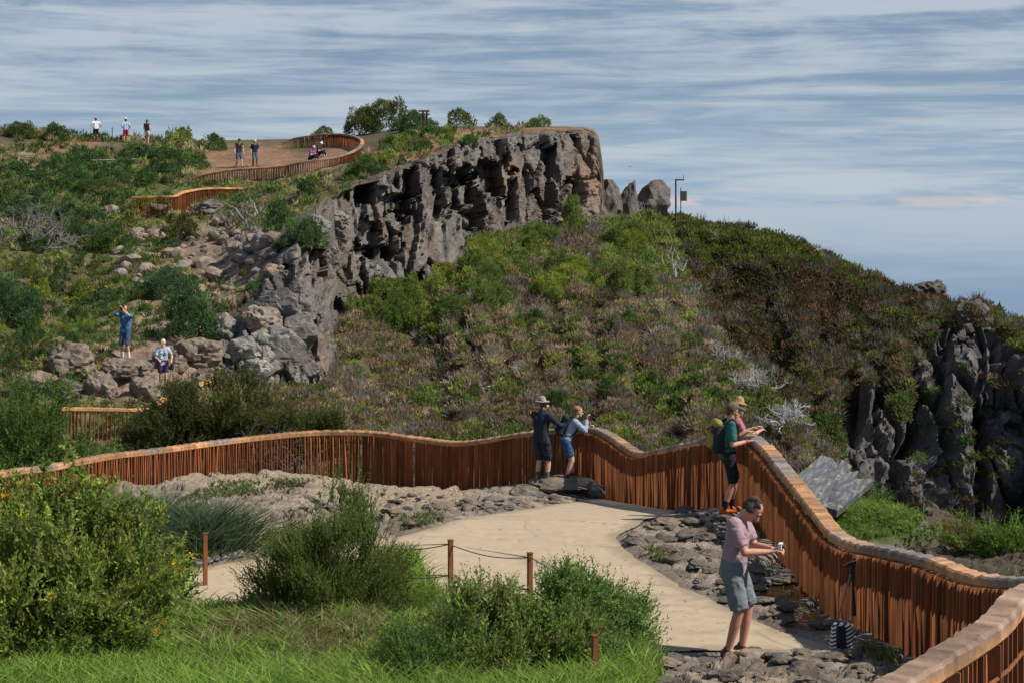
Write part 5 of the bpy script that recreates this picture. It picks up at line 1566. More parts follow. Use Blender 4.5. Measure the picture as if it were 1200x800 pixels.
def person(lab, loc, heading, H, pose, wear, vox=.012, grp=None, face=True, fingers=True):
    """local frame: +x the person's right, +y ahead. pose in metres for a 1.75 m body, scaled by H"""
    k = H / 1.75
    root = empty('person', loc, lab, 'person', grp, heading)
    g = lambda n, d: pose.get(n, d)
    seat = g('hip', (0, 0, .91)); pel = np.array(seat) * k
    lean = math.radians(g('lean', 4)); twist = math.radians(g('twist', 0)); sl = math.radians(g('side', 0))
    R = Matrix.Rotation(twist, 3, 'Z') @ Matrix.Rotation(sl, 3, 'Y') @ Matrix.Rotation(-lean, 3, 'X')
    R = np.array(R); T = lambda p: pel + R @ (np.array(p) * k)
    fat = g('fat', 1.0); fem = g('fem', 0)
    sh = .185 - .02 * fem
    hd_p = math.radians(g('head_pitch', 0)); hd_y = math.radians(g('head_yaw', 0))
    RH = R @ np.array(Matrix.Rotation(hd_y, 3, 'Z') @ Matrix.Rotation(-hd_p, 3, 'X'))
    nk = T((0, .01, .545)); hc = nk + RH @ (np.array([0, .03, .135]) * k)
    HT = lambda p: hc + RH @ (np.array(p) * k)
    body = []
    A = lambda a, b, ra, rb, **q: body.append(cone_part(a, b, ra * k, rb * k, **q))
    for s in (-1, 1):
        A(T((s * .07, 0, .0)), T((s * .06, 0, .20)), .098 * fat, .085 * fat)
        A(T((s * .06, 0, .20)), T((s * .075, .0, .40)), .085 * fat, .095)
        A(T((s * .07, 0, .42)), T((s * sh, -.01, .475)), .07, .056)
    A(T((0, 0, .46)), HT((0, -.02, -.06)), .062, .055)
    # head: skull, jaw, nose, ears, brow
    body += [ball(HT((0, -.008, .03)), np.array([.076, .092, .092]) * k), cone_part(HT((0, .035, -.03)), HT((0, .055, -.075)), .055 * k, .035 * k),
             cone_part(HT((0, .082, .02)), HT((0, .108, -.022)), .009 * k, .016 * k), ball(HT((0, .074, .035)), np.array([.05, .02, .014]) * k)]
    for s in (-1, 1): body.append(ball(HT((s * .078, -.005, .0)), np.array([.011, .022, .032]) * k))
    # legs
    legs = []
    feet = g('feet', ((-.10, 0, 0), (.10, .02, 0)))
    knees = g('knee_dir', ((-.08, 1, 0), (.08, 1, 0)))
    for s, ft, kd in zip((-1, 1), feet, knees):
        hip = pel + R @ (np.array([s * .088, 0, -.01]) * k)
        ank = np.array([ft[0], ft[1], ft[2] + .085]) * k
        kn, ank = two_bone(hip, ank, .425 * k, .415 * k, kd)
        legs.append((hip, kn, ank, ft))
        A(hip, kn, .082 * (1 + (fat - 1) * .5), .056); A(kn, kn * .62 + ank * .38, .054, .056); A(kn * .62 + ank * .38, ank, .056, .037)
        yaw = math.radians(ft[3] if len(ft) > 3 else s * 8)
        fd = np.array([math.sin(yaw), math.cos(yaw), 0])
        A(ank - fd * .03 * k - np.array([0, 0, .045 * k]), ank + fd * .16 * k - np.array([0, 0, .058 * k]), .036, .026)
    # arms
    arms = []
    hands = g('hands', ((-.24, .05, .78), (.24, .05, .78)))
    epole = g('elbow', ((-.5, -.8, -.5), (.5, -.8, -.5)))
    hfwd = g('hand_fwd', (None, None)); curls = g('curl', (.5, .5)); hup = g('hand_up', ((0, 0, 1), (0, 0, 1)))
    for i, s in enumerate((-1, 1)):
        shd = T((s * sh, -.01, .47)); tgt = np.array(hands[i]) * k
        el, wr = two_bone(shd, tgt, .30 * k, .265 * k, epole[i])
        arms.append((shd, el, wr))
        A(shd, el, .051, .042); A(el, el * .6 + wr * .4, .042, .04); A(el * .6 + wr * .4, wr, .04, .028)
        fw = np.array(hfwd[i]) if hfwd[i] is not None else unit(wr - el)
        if fingers: body += hand_parts(wr, fw, hup[i], (-s, .2, .2), k * 1.05, curls[i])
        else: A(wr, wr + unit(fw) * .09 * k, .032, .022)
    fuse('body', body, vox * k * (.55 if fingers and vox < .015 else 1), wear.get('skin', SKIN), root, 2)
    if face:
        for s in (-1, 1):
            ev, ef = ball(HT((s * .032, .083, .018)), np.array([.013, .007, .008]) * k)
            tri = [q for q in ef if len(q) == 3]; qd = [q for q in ef if len(q) == 4] + [(q[0], q[1], q[2], q[2]) for q in tri]
            m_ = bpy.data.meshes.new('eye'); m_.from_pydata([tuple(x) for x in ev], [], ef); m_.materials.append(cloth('dark_eye', (.03, .02, .018), rough=.3, bump=0)); link('eye', m_, root)
        ev, ef = ball(HT((0, .087, -.052)), np.array([.024, .009, .006]) * k)
        m_ = bpy.data.meshes.new('mouth'); m_.from_pydata([tuple(x) for x in ev], [], ef); m_.materials.append(cloth('lip', (.32, .12, .10), rough=.5, bump=0)); link('mouth', m_, root)
    W = wear; vx = vox * k
    # top
    if 'top' in W:
        ps = []
        i_ = .014
        low = W.get('hem', -.02)
        for s in (-1, 1):
            ps += [cone_part(T((s * .068, 0, low)), T((s * .062, 0, .20)), (.112 * fat) * k, (.088 * fat + i_) * k, flat_a=True), cone_part(T((s * .062, 0, .19)), T((s * .076, 0, .40)), (.086 * fat + i_) * k, (.095 + i_) * k),
                   cone_part(T((s * .05, 0, .43)), T((s * sh, -.01, .478)), (.072 + i_) * k, (.056 + i_) * k)]
            if fem: ps.append(ball(T((s * .07, .085, .34)), np.array([.06, .055, .06]) * k))
            shd, el, wr = arms[0 if s < 0 else 1]
            sv = W.get('sleeve', .75)
            if 0 < sv <= 1: e = shd + (el - shd) * sv; ps.append(cone_part(shd, e, (.056 + i_) * k, (.05 + i_ + .004) * k, flat_b=True))
            elif sv > 1:
                ps += [cone_part(shd, el, (.056 + i_) * k, (.045 + i_) * k), cone_part(el, el + (wr - el) * (sv - 1), (.045 + i_) * k, (.034 + i_) * k, flat_b=True)]
        if W.get('collar'): ps.append(cone_part(T((0, 0, .47)), HT((0, -.02, -.075)), .075 * k, .068 * k, flat_b=True))
        fuse('top', ps, vx, W['top'], root, 2, fold=.009 * k)
    if 'bottom' in W:
        ps = []
        fr = W.get('leg', .95)
        for i, s in enumerate((-1, 1)):
            hip, kn, ank, ft = legs[i]
            ps += [cone_part(T((s * .062, 0, .10)), T((s * .072, 0, -.02)), .105 * fat * k, .110 * fat * k, flat_a=True)]
            fl = W.get('flare', 1.0)
            if fr <= 1: ps.append(cone_part(hip, hip + (kn - hip) * fr, .102 * fat * k, .084 * fl * k, flat_b=True))
            else: ps += [cone_part(hip, kn, .100 * fat * k, .072 * k), cone_part(kn, kn + (ank - kn) * (fr - 1), .072 * k, .058 * k, flat_b=True)]
        fuse('trousers' if fr > 1 else 'shorts', ps, vx, W['bottom'], root, 2, fold=.010 * k)
    if 'shoes' in W:
        for i, s in enumerate((-1, 1)):
            hip, kn, ank, ft = legs[i]
            yaw = math.radians(ft[3] if len(ft) > 3 else s * 8); fd = np.array([math.sin(yaw), math.cos(yaw), 0]); z1 = np.array([0, 0, 1.])
            lo = ank - z1 * .058 * k
            ps = [cone_part(lo - fd * .055 * k, lo + fd * .175 * k, .040 * k, .034 * k), cone_part(lo - fd * .02 * k + z1 * .02 * k, ank + z1 * .0, .045 * k, .046 * k, flat_b=True)]
            so = fuse('shoe', ps, .009 * k, W['shoes'], root, 2)
            if 'sole' in W: fuse('sole', [cone_part(lo - fd * .06 * k - z1 * .022 * k, lo + fd * .18 * k - z1 * .022 * k, .028 * k, .024 * k)], .009 * k, W['sole'], so, 1)
            if 'socks' in W: fuse('sock', [cone_part(ank - z1 * .02 * k, ank + (kn - ank) * W.get('sock_h', .3), .046 * k, .05 * k, flat_b=True)], .009 * k, W['socks'], root, 1)
    if 'hair' in W:
        st = W.get('hair_style', 'short'); hm = W['hair']
        ps = [ball(HT((0, -.036, .052)), np.array([.082, .090, .084]) * k)]
        if st != 'short': ps += [cone_part(HT((0, -.06, .03)), HT((0, -.075, -.10 if st == 'bob' else -.26)), .07 * k, .05 * k)]
        else: ps += [cone_part(HT((0, -.06, .0)), HT((0, -.062, -.045)), .055 * k, .04 * k)]
        for s in (-1, 1): ps.append(ball(HT((s * .070, -.02, .012)), np.array([.018, .045, .035]) * k))
        fuse('hair', ps, .009 * k, hm, root, 1, fold=.020 * k)
    if 'hat' in W:
        kind, hm = W['hat']
        if kind == 'cap':
            ho = fuse('cap', [ball(HT((0, -.012, .066)), np.array([.088, .104, .074]) * k)], .009 * k, hm, root, 2)
            fuse('visor', [cone_part(HT((-.03, .085, .058)), HT((-.025, .165, .035)), .026 * k, .03 * k, sq=1), cone_part(HT((.03, .085, .058)), HT((.025, .165, .035)), .026 * k, .03 * k), cone_part(HT((0, .085, .06)), HT((0, .172, .036)), .026 * k, .03 * k)], .009 * k, hm, ho, 1)
        else:
            br = .155 if kind == 'brim' else .13
            c0 = HT((0, -.01, .078)); ax = RH @ np.array([0, 0, 1.])
            ho = fuse('hat', [cone_part(c0, c0 + ax * .045 * k, .096 * k, .074 * k)], .009 * k, hm, root, 2)
            fuse('brim', [cone_part(c0 - ax * .008 * k, c0 + ax * .010 * k, br * k, (br - .01) * k, seg=28, flat_a=True, flat_b=True)], .008 * k, hm, ho, 1)
    if 'glasses' in W:
        mb = MB()
        for s in (-1, 1): mb.tube([HT((s * .012, .097, .02)), HT((s * .055, .088, .02))], .014 * k, (.02, .02, .02), 6)
        mb.build('sunglasses', W['glasses'], root)
    return root, T, HT, arms, k


def W2(root, p):
    """a point in a person's frame -> world"""
    c, s = math.cos(root.rotation_euler.z), math.sin(root.rotation_euler.z)
    return np.array([root.location.x + c * p[0] - s * p[1], root.location.y + s * p[0] + c * p[1], root.location.z + p[2]])


def backpack(lab, root, T, k, mat, mat2, size=(.30, .20, .46), dz=.27, dy=-.20):
    """rounded pack on the back, with pocket, lid and straps; a thing of its own"""
    bp = empty('backpack', root.location, lab, 'backpack', None, root.rotation_euler.z)
    w_, d_, h_ = size
    ps = [cone_part(T((s * w_ * .25, dy, dz - h_ * .38)), T((s * w_ * .22, dy, dz + h_ * .38)), w_ * .27 * k, w_ * .25 * k) for s in (-1, 1)]
    ps += [cone_part(T((s * w_ * .22, dy + d_ * .3, dz - h_ * .4)), T((s * w_ * .22, dy + d_ * .3, dz + h_ * .36)), w_ * .24 * k, w_ * .22 * k) for s in (-1, 1)]
    fuse('pack', ps, .012 * k, mat, bp, 3)
    fuse('pocket', [cone_part(T((s * w_ * .18, dy - d_ * .42, dz - h_ * .28)), T((s * w_ * .18, dy - d_ * .40, dz + h_ * .02)), w_ * .20 * k, w_ * .18 * k) for s in (-1, 1)], .012 * k, mat2, bp, 2)
    fuse('lid', [cone_part(T((-w_ * .28, dy, dz + h_ * .45)), T((w_ * .28, dy, dz + h_ * .45)), .075 * k, .075 * k)], .012 * k, mat2, bp, 2)
    for s in (-1, 1):
        mb = MB(); mb.tube([T((s * .10, -.10, .50)), T((s * .115, .02, .565)), T((s * .12, .115, .46)), T((s * .13, .125, .30)), T((s * .16, .05, .15)), T((s * .14, -.12, .10))], .021 * k, (.03, .03, .035), 6)
        mb.build('strap', mat, bp)
    return bp


def at(px, py, Y_, which='g'):
    x = (px - CX) / FPX * Y_
    return (x, Y_, CZ - (py - HY) / FPX * Y_)


RIGHT = -PI / 2     # heading that faces the picture's right
# the man in the mauve shirt, head bowed over something small and white in both hands
x, Y_ = (862 - CX) / FPX * 18.9, 18.9
HM = RIGHT - .38
mauve = cloth('mauve_jersey', (0.34, 0.235, 0.27), .08, .95, .5, 12, 9, .05)
pm, T, HT, arms, k = person('man in mauve shirt and grey shorts looking down at a white camera in his hands', (x, Y_, float(base_z(np.array(x), np.array(Y_))) + .035), HM, 1.86,
    dict(lean=7, head_pitch=46, fat=1.16, hip=(0, -.02, .91), feet=((-.11, .045, 0, -8), (.11, -.045, 0, 12)), hands=((-.055, .37, 1.11), (.06, .37, 1.10)), elbow=((-.6, -.5, -.8), (.6, -.5, -.8)),
         hand_fwd=((.35, .9, .15), (-.35, .9, .15)), curl=(.75, .75)),
    dict(skin=SKIN_PINK, top=mauve, sleeve=.78, hem=-.06, bottom=cloth('grey_blue_cotton', (0.165, 0.185, 0.205), .10, .95, .5, 10, 8, .05), leg=1.0, flare=1.16, shoes=cloth('brown_leather', (0.13, 0.065, 0.04), .3, .7, .3, 40), sole=cloth('dark_sole', (0.05, 0.04, 0.035)),
         hair=cloth('greying_hair', (0.072, 0.055, 0.044), .7, .8, .9, 40, 90, .02)), vox=.011)
c0 = W2(pm, np.array([0.0, .475, 1.155]) * k)
mb = MB(); Rz = rotz(HM)
cm = empty('camera', c0, 'small white camera held in both hands by man in mauve shirt', 'camera', None, HM)
mb.box((0, 0, 0), (.115, .035, .066), None, (.62, .62, .62)); mb.build('camera_body', M_PAINT, cm)
mb = MB(); mb.tube([(0, .015, 0), (0, .05, 0)], [.026, .023], (.08, .08, .08), 10); mb.build('lens', M_PAINT, cm)
mb = MB(); mb.box((0, -.0195, 0), (.075, .003, .05), None, (.05, .05, .06)); mb.build('screen', M_PAINT, cm)

# the man in green with cap and pack, leaning both hands on the handrail
x, Y_ = (853 - CX) / FPX * 26.9, 26.9
zf = drop_z(x, Y_) + .0
def rail_at(px):
    return P(px, *[(b, c) for a, c, b in RAIL if a == px][0]) if False else None
gm, T, HT, arms, k = person('man in green shirt, olive cap and orange shoes leaning on the railing', (x, Y_, zf), RIGHT + .10, 1.76,
    dict(lean=3, head_pitch=4, feet=((-.10, .05, 0), (.10, -.08, 0)), hip=(0, 0, .90), hands=((-.20, .36, 1.22), (.16, .27, 1.12)), elbow=((-.3, -.8, -.8), (.4, -.9, -.6)), hand_fwd=((.1, 1, .05), (-.1, 1, .1)), curl=(.6, .7)),
    dict(skin=SKIN_PINK, top=cloth('teal_shirt', (0.030, 0.120, 0.105), .12, .85), sleeve=.8, hem=-.06, bottom=cloth('black_shorts', (0.022, 0.022, 0.027), .2), leg=1.0, flare=1.0, shoes=cloth('orange_shoes', (0.55, 0.13, 0.03), .15, .6), sole=cloth('dark_sole', (0.05, 0.04, 0.035)),
         socks=cloth('dark_socks', (0.03, 0.027, 0.03)), sock_h=.26, hair=cloth('brown_hair', (0.10, 0.065, 0.04), .3), hat=('cap', cloth('olive_cap', (0.115, 0.125, 0.085), .1))), vox=.012)
backpack('black and yellow green backpack on the back of the man in green shirt', gm, T, k, cloth('black_nylon', (0.028, 0.030, 0.034), .2, .7), cloth('yellow_green_nylon', (0.24, 0.22, 0.05), .2, .7))
mb = MB(); w_ = arms[1][2]; e_ = arms[1][1]; d_ = unit(w_ - e_)
mb.tube([w_ - d_ * .03, w_ + d_ * .0], [.038, .036], (.55, .03, .08), 10)
mb.build('wristband', cloth('red_band', (0.55, 0.03, 0.08), .1, .5), gm)
# the woman behind him
x, Y_ = (857 - CX) / FPX * 28.0, 28.0
fw_, T, HT, arms, k = person('woman in straw hat half hidden behind the man in green shirt', (x, Y_, drop_z(x, Y_)), RIGHT + .25, 1.83,
    dict(lean=6, head_pitch=6, fem=1, feet=((-.08, .02, 0), (.08, -.02, 0)), hip=(0, 0, .90), hands=((-.12, .42, 1.22), (.12, .40, 1.20)), elbow=((-.5, -.6, -.8), (.5, -.6, -.8)), curl=(.6, .6)),
    dict(top=cloth('coral_top', (0.45, 0.16, 0.16), .15), sleeve=.5, bottom=cloth('grey_shorts', (0.14, 0.14, 0.15)), leg=.9, shoes=cloth('brown_leather', (0.13, 0.065, 0.04)), socks=cloth('dark_socks', (0.03, 0.027, 0.03)),
         hair=cloth('blond_hair', (0.24, 0.145, 0.075), .3), hair_style='long', hat=('sun', cloth('straw', (0.36, 0.215, 0.105), .2))), vox=.013)

# the couple at the corner of the railing
x, Y_ = (634 - CX) / FPX * 35.4, 35.4
zf = CZ - (566 - HY) / FPX * Y_
pj, T, HT, arms, k = person('man in wide grey hat, dark jacket and black shorts with one hand at his chin', (x, Y_, zf), RIGHT + .95, 1.78,
    dict(lean=2, head_pitch=0, head_yaw=20, feet=((-.10, .0, 0), (.11, .05, 0)), hands=((-.10, .27, 1.47), (.42, .42, 1.16)), elbow=((-.5, -.1, -1), (.4, -.4, -.7)), hand_fwd=((.5, -.1, .9), None), curl=(1.0, .4)),
    dict(top=cloth('navy_jacket', (0.020, 0.026, 0.042), .2, .85), sleeve=1.95, collar=True, bottom=cloth('patterned_dark_shorts', (0.030, 0.034, 0.045), .7, .9, .3, 9), leg=1.0, flare=1.1, shoes=cloth('navy_shoes', (0.02, 0.024, 0.04)), sole=cloth('dark_sole', (0.05, 0.04, 0.035)),
         socks=cloth('grey_socks', (0.09, 0.085, 0.085)), sock_h=.5, hair=cloth('greying_hair', (0.105, 0.095, 0.09)), hat=('brim', cloth('grey_felt', (0.30, 0.265, 0.235), .12)), glasses=cloth('black_plastic', (.015, .015, .015), rough=.3)), vox=.013)
x, Y_ = (668 - CX) / FPX * 35.5, 35.5
zf = CZ - (564 - HY) / FPX * Y_
pw, T, HT, arms, k = person('woman in pale blue jacket and blue shorts leaning on the railing corner', (x, Y_, zf), RIGHT + .15, 1.66,
    dict(lean=24, head_pitch=-14, fem=1, hip=(0, -.10, .90), feet=((-.09, .07, 0), (.09, -.10, 0)), hands=((-.12, .42, 1.18), (.08, .36, 1.36)), elbow=((-.4, .1, -1), (.4, .2, -1)), hand_fwd=(None, (0, .2, 1)), curl=(.7, 1.0)),
    dict(top=cloth('pale_blue_fleece', (0.27, 0.33, 0.42), .12), sleeve=1.9, bottom=cloth('blue_shorts', (0.035, 0.085, 0.19), .15), leg=.80, flare=1.1, shoes=cloth('wine_shoes', (0.20, 0.05, 0.07), .2), sole=cloth('dark_sole', (0.05, 0.04, 0.035)),
         socks=cloth('wine_socks', (0.17, 0.03, 0.05)), sock_h=.25, hair=cloth('blond_hair', (0.24, 0.145, 0.075)), hair_style='bob'), vox=.013)
backpack('dark navy backpack worn by the woman leaning on the railing corner', pw, T, k, cloth('navy_nylon', (0.022, 0.032, 0.05), .2, .7), cloth('black_nylon', (0.028, 0.030, 0.034)), (.27, .16, .42))

# people further off; feet points on the hillside
def far_person(lab, px, py, hpx, heading, pose, wear, which='a', vox=.02, grp=None, H=1.72, **kw):
    Y_ = H * FPX / hpx
    p = at(px, py, Y_)
    hh = hit(px, py, 'a')
    if hh is not None and abs(hh[0].y - Y_) < 12: Y_ = hh[0].y; p = at(px, py, Y_); H = hpx * Y_ / FPX
    zz = drop_z(p[0], p[1], 'a')
    p = (p[0], p[1], max(p[2] if abs(p[2] - zz) < .9 else zz, zz) - .02)
    return person(lab, p, heading, H, pose, wear, vox, grp, **kw)


white = cloth('white_cotton', (0.70, 0.70, 0.72), .08)
fp_, T, HT, arms, k = far_person('man in blue shirt and shorts on a rock ledge, raising a camera to his eye', 147.5, 420, 64, PI - .35,
    dict(lean=-2, feet=((-.13, .02, 0), (.13, .0, 0)), hands=((-.06, .24, 1.56), (.08, .24, 1.60)), elbow=((-.9, .1, -.6), (.9, .1, -.5)), hand_fwd=((.2, .1, 1), (-.2, .1, 1)), curl=(1, 1)),
    dict(top=cloth('blue_striped_shirt', (0.055, 0.14, 0.27), .55, .9, .2, 16), sleeve=.95, hem=-.07, bottom=cloth('denim_shorts', (0.05, 0.085, 0.17)), leg=1.02, flare=1.1, shoes=cloth('dark_shoes', (0.03, 0.03, 0.035)), socks=white, sock_h=.4, hair=cloth('brown_hair', (0.10, 0.065, 0.04))), vox=.016)
c0 = W2(fp_, np.array([0.0, .22, 1.66]) * k)
cm = empty('camera', c0, 'small dark camera held up by man in blue on the rock ledge', 'camera', None, PI - .35)
mb = MB(); mb.box((0, 0, 0), (.13, .06, .09), None, (.03, .03, .03)); mb.build('camera_body', M_PAINT, cm)
mb = MB(); mb.tube([(0, .02, 0), (0, .1, 0)], [.035, .032], (.03, .03, .03), 10); mb.build('lens', M_PAINT, cm)
far_person('white haired woman in patterned pale shirt and dark purple shorts among the brown rocks', 191, 453.5, 58, PI + .25,
    dict(lean=2, fem=1, fat=1.12, head_yaw=-25, feet=((-.09, .05, 0), (.09, -.03, 0)), hands=((-.28, .30, 1.0), (.16, .28, 1.02)), elbow=((-.6, -.7, -.4), (.6, -.7, -.4))),
    dict(top=cloth('blue_white_print', (0.36, 0.42, 0.50), .75, .9, .2, 26), sleeve=.8, hem=-.1, bottom=cloth('purple_shorts', (0.05, 0.03, 0.085)), leg=.85, shoes=white, socks=white, sock_h=.12, hair=cloth('white_hair', (0.62, 0.58, 0.50)), hair_style='bob'), vox=.016)
navy = cloth('navy_jersey', (0.018, 0.025, 0.05)); 
far_person('man in dark vest and blue shorts walking on the brown plateau, left of the pair', 280, 196.5, 35, -2.6, dict(lean=4, feet=((-.12, .22, 0), (.12, -.16, .02)), hands=((-.26, .1, .85), (.27, .05, .85))),
    dict(top=cloth('charcoal_vest', (0.035, 0.033, 0.04)), sleeve=.15, bottom=cloth('blue_cotton_shorts', (0.06, 0.10, 0.20)), leg=.95, shoes=cloth('grey_shoes', (0.2, 0.17, 0.16)), hair=cloth('brown_hair', (0.10, 0.065, 0.04)), hat=('cap', cloth('brown_cap', (0.14, 0.06, 0.04)))), fingers=False, face=False)
far_person('person in navy shirt and white cap walking on brown plateau, right of the pair', 298.5, 195, 32, -2.7, dict(lean=2, feet=((-.12, .14, 0), (.10, -.08, 0)), hands=((-.25, .0, .82), (.25, .08, .85))),
    dict(top=cloth('navy_jersey', (0.018, 0.025, 0.05)), sleeve=.8, bottom=cloth('pale_jeans', (0.08, 0.12, 0.17)), leg=1.9, shoes=cloth('dark_shoes', (0.03, 0.03, 0.035)), hair=cloth('brown_hair', (0.10, 0.065, 0.04)), hat=('cap', cloth('white_cap', (0.65, 0.62, 0.56)))), fingers=False, face=False)
far_person('person with pink hat on the skyline, hands on hips, leftmost of the three', 112.5, 166, 29, .5, dict(lean=3, feet=((-.14, .05, 0), (.12, .0, 0)), hands=((-.20, .02, .98), (.22, .02, .98)), elbow=((-1, -.3, 0), (1, -.3, 0))),
    dict(top=white, sleeve=.6, bottom=cloth('black_shorts', (0.022, 0.022, 0.027)), leg=.9, shoes=cloth('dark_shoes', (0.03, 0.03, 0.035)), hair=cloth('brown_hair', (0.10, 0.065, 0.04)), hat=('sun', cloth('pink_hat', (0.55, 0.30, 0.38)))), fingers=False, face=False)
far_person('person in pale blue shirt and red shorts on the skyline, middle of the three', 147.5, 167, 29, .3, dict(lean=3, feet=((-.12, .0, 0), (.12, .06, 0)), hands=((-.2, .15, 1.05), (.22, .12, 1.0))),
    dict(top=cloth('sky_blue_shirt', (0.36, 0.48, 0.68)), sleeve=.9, bottom=cloth('red_shorts', (0.42, 0.05, 0.06)), leg=1.0, shoes=cloth('dark_shoes', (0.03, 0.03, 0.035)), hair=cloth('brown_hair', (0.10, 0.065, 0.04)), hat=('sun', white)), fingers=False, face=False)
far_person('woman with long brown hair and white shorts on the skyline, rightmost of the three', 172, 168.5, 29, -.2, dict(lean=2, fem=1, feet=((-.09, .04, 0), (.1, -.02, 0)), hands=((-.1, .22, 1.15), (.2, .1, .95))),
    dict(top=cloth('dark_brown_top', (0.06, 0.035, 0.03)), sleeve=.3, bottom=cloth('white_shorts', (0.62, 0.58, 0.55)), leg=.6, shoes=cloth('grey_shoes', (0.2, 0.17, 0.16)), hair=cloth('auburn_hair', (0.09, 0.045, 0.03)), hair_style='long'), fingers=False, face=False)
# two people sitting behind the near run of the looped railing
sitpose = dict(hip=(0, 0, .20), lean=14, head_pitch=12, feet=((-.12, .55, 0), (.12, .50, 0)), knee_dir=((-.1, .3, 1), (.1, .3, 1)), hands=((-.14, .40, .48), (.14, .40, .48)))
for lab, px, py, w_ in [('person in purple top sitting behind the looped railing', 363.5, 194, dict(top=cloth('purple_top', (0.22, 0.07, 0.36)), sleeve=.6, bottom=navy, leg=1.8, hair=cloth('brown_hair', (0.10, 0.065, 0.04)), hat=('sun', cloth('lilac_hat', (0.5, 0.38, 0.5))))),
                        ('person in white hat and dark top sitting behind the looped railing', 372.5, 190, dict(top=cloth('charcoal_vest', (0.035, 0.033, 0.04)), sleeve=.6, bottom=navy, leg=1.8, hair=cloth('brown_hair', (0.10, 0.065, 0.04)), hat=('sun', white)))]:
    Y_ = 103.5 if px < 370 else 105
    q = at(px, py, Y_); zz = CZ - ((188 if px < 370 else 183) - HY) / FPX * Y_ - .55
    person(lab, (q[0], q[1], max(zz, drop_z(q[0], q[1], 'a') - .02)), -1.9, 1.7, sitpose, w_, .02, None, False, False)

# stick leaning on the railing and the striped bag beside it
p0 = P(974, 741, 19.4); p0[2] = drop_z(p0[0], p0[1]) ; p1 = P(998, 668, 19.75)
stk = empty('walking_pole', p0, 'thin walking pole with black handle leaning against the railing above striped bag', 'walking pole')
ax = np.array(p1) - np.array(p0); un = ax / np.linalg.norm(ax)
mb = MB(); mb.tube([(0, 0, 0), ax * .5, ax], [.010, .011, .012], (.17, .16, .12), 6); mb.build('shaft', M_PAINT, stk)
mb = MB(); mb.tube([ax - un * .04, ax + un * .10], [.021, .023], (.015, .015, .016), 8); mb.build('grip', M_PAINT, stk)
mb = MB(); mb.tube([ax + un * .085 + np.array([-.12, 0, -.03]), ax + un * .10 + np.array([-.03, 0, .0]), ax + un * .11 + np.array([.06, 0, .015])], [.018, .022, .018], (.015, .015, .016), 8); mb.build('handle', M_PAINT, stk)
mb = MB(); mb.tube([ax + np.array([.01, 0, 0]), ax + np.array([.02, .0, -.25]), ax + np.array([.03, .01, -.52])], [.012, .02, .026], (.03, .02, .018), 6); mb.build('wrist_strap', M_PAINT, stk)
M_ZEB, nt_, b_, _ = mat_base('zebra_cloth')
tcn = nt_.nodes.new('ShaderNodeTexCoord'); mpn = nt_.nodes.new('ShaderNodeMapping'); mpn.inputs['Rotation'].default_value = (0, .45, 0); nt_.links.new(tcn.outputs['Object'], mpn.inputs[0])
wv_ = nt_.nodes.new('ShaderNodeTexWave'); wv_.bands_direction = 'Z'; wv_.inputs['Scale'].default_value = 8.5; wv_.inputs['Distortion'].default_value = 1.6; wv_.inputs['Detail'].default_value = 1; wv_.inputs['Detail Scale'].default_value = .8; nt_.links.new(mpn.outputs[0], wv_.inputs['Vector'])
rpn = nt_.nodes.new('ShaderNodeValToRGB'); rpn.color_ramp.elements[0].position = .44; rpn.color_ramp.elements[0].color = (.012, .012, .012, 1); rpn.color_ramp.elements[1].position = .52; rpn.color_ramp.elements[1].color = (.68, .66, .62, 1)
nt_.links.new(wv_.outputs['Fac'], rpn.inputs[0]); nt_.links.new(rpn.outputs[0], b_.inputs['Base Color']); b_.inputs['Roughness'].default_value = .7
bx_, by_ = P(987, 760, 19.05)[:2]
bag = empty('bag', (bx_, by_, drop_z(bx_, by_) - .01), 'small black and white zebra striped bag standing by the railing', 'bag')
fuse('pouch', [cone_part((s * .07, t * .03, .04), (s * .06, t * .02, .25), .075, .06) for s in (-1, 0, 1) for t in (-1, 1)], .012, M_ZEB, bag, 3)
fuse('front_panel', [cone_part((s * .030 - .03, -.095, .05), (s * .030 - .03, -.080, .27), .028, .024) for s in (-1, 0, 1)], .010, cloth('black_nylon', (0.028, 0.030, 0.034)), bag, 2)
# ------------------------------------------------------------------ camera, sky, sun
cam = bpy.data.cameras.new('camera'); cam_o = bpy.data.objects.new('camera', cam); COL.objects.link(cam_o)
cam_o.location = (0, 0, CZ); cam_o.rotation_euler = (PI / 2, 0, 0)
cam.sensor_width = 36; cam.lens = FPX / 1200 * 36
cam.shift_y = -(400 - HY) / 1200
cam.clip_start = 0.1; cam.clip_end = 5000
scene.camera = cam_o

SUN_EL, SUN_BACK = math.radians(48), math.radians(16)
sdir = Vector((math.cos(SUN_EL) * math.cos(SUN_BACK), -math.cos(SUN_EL) * math.sin(SUN_BACK), math.sin(SUN_EL)))
sun = bpy.data.lights.new('sun', 'SUN'); sun.energy = 4.8; sun.angle = math.radians(0.53); sun.color = (1.0, 0.93, 0.82)
sun_o = bpy.data.objects.new('sun', sun); COL.objects.link(sun_o)
sun_o.rotation_euler = sdir.to_track_quat('Z', 'Y').to_euler(); sun_o.location = (30, -10, 40)

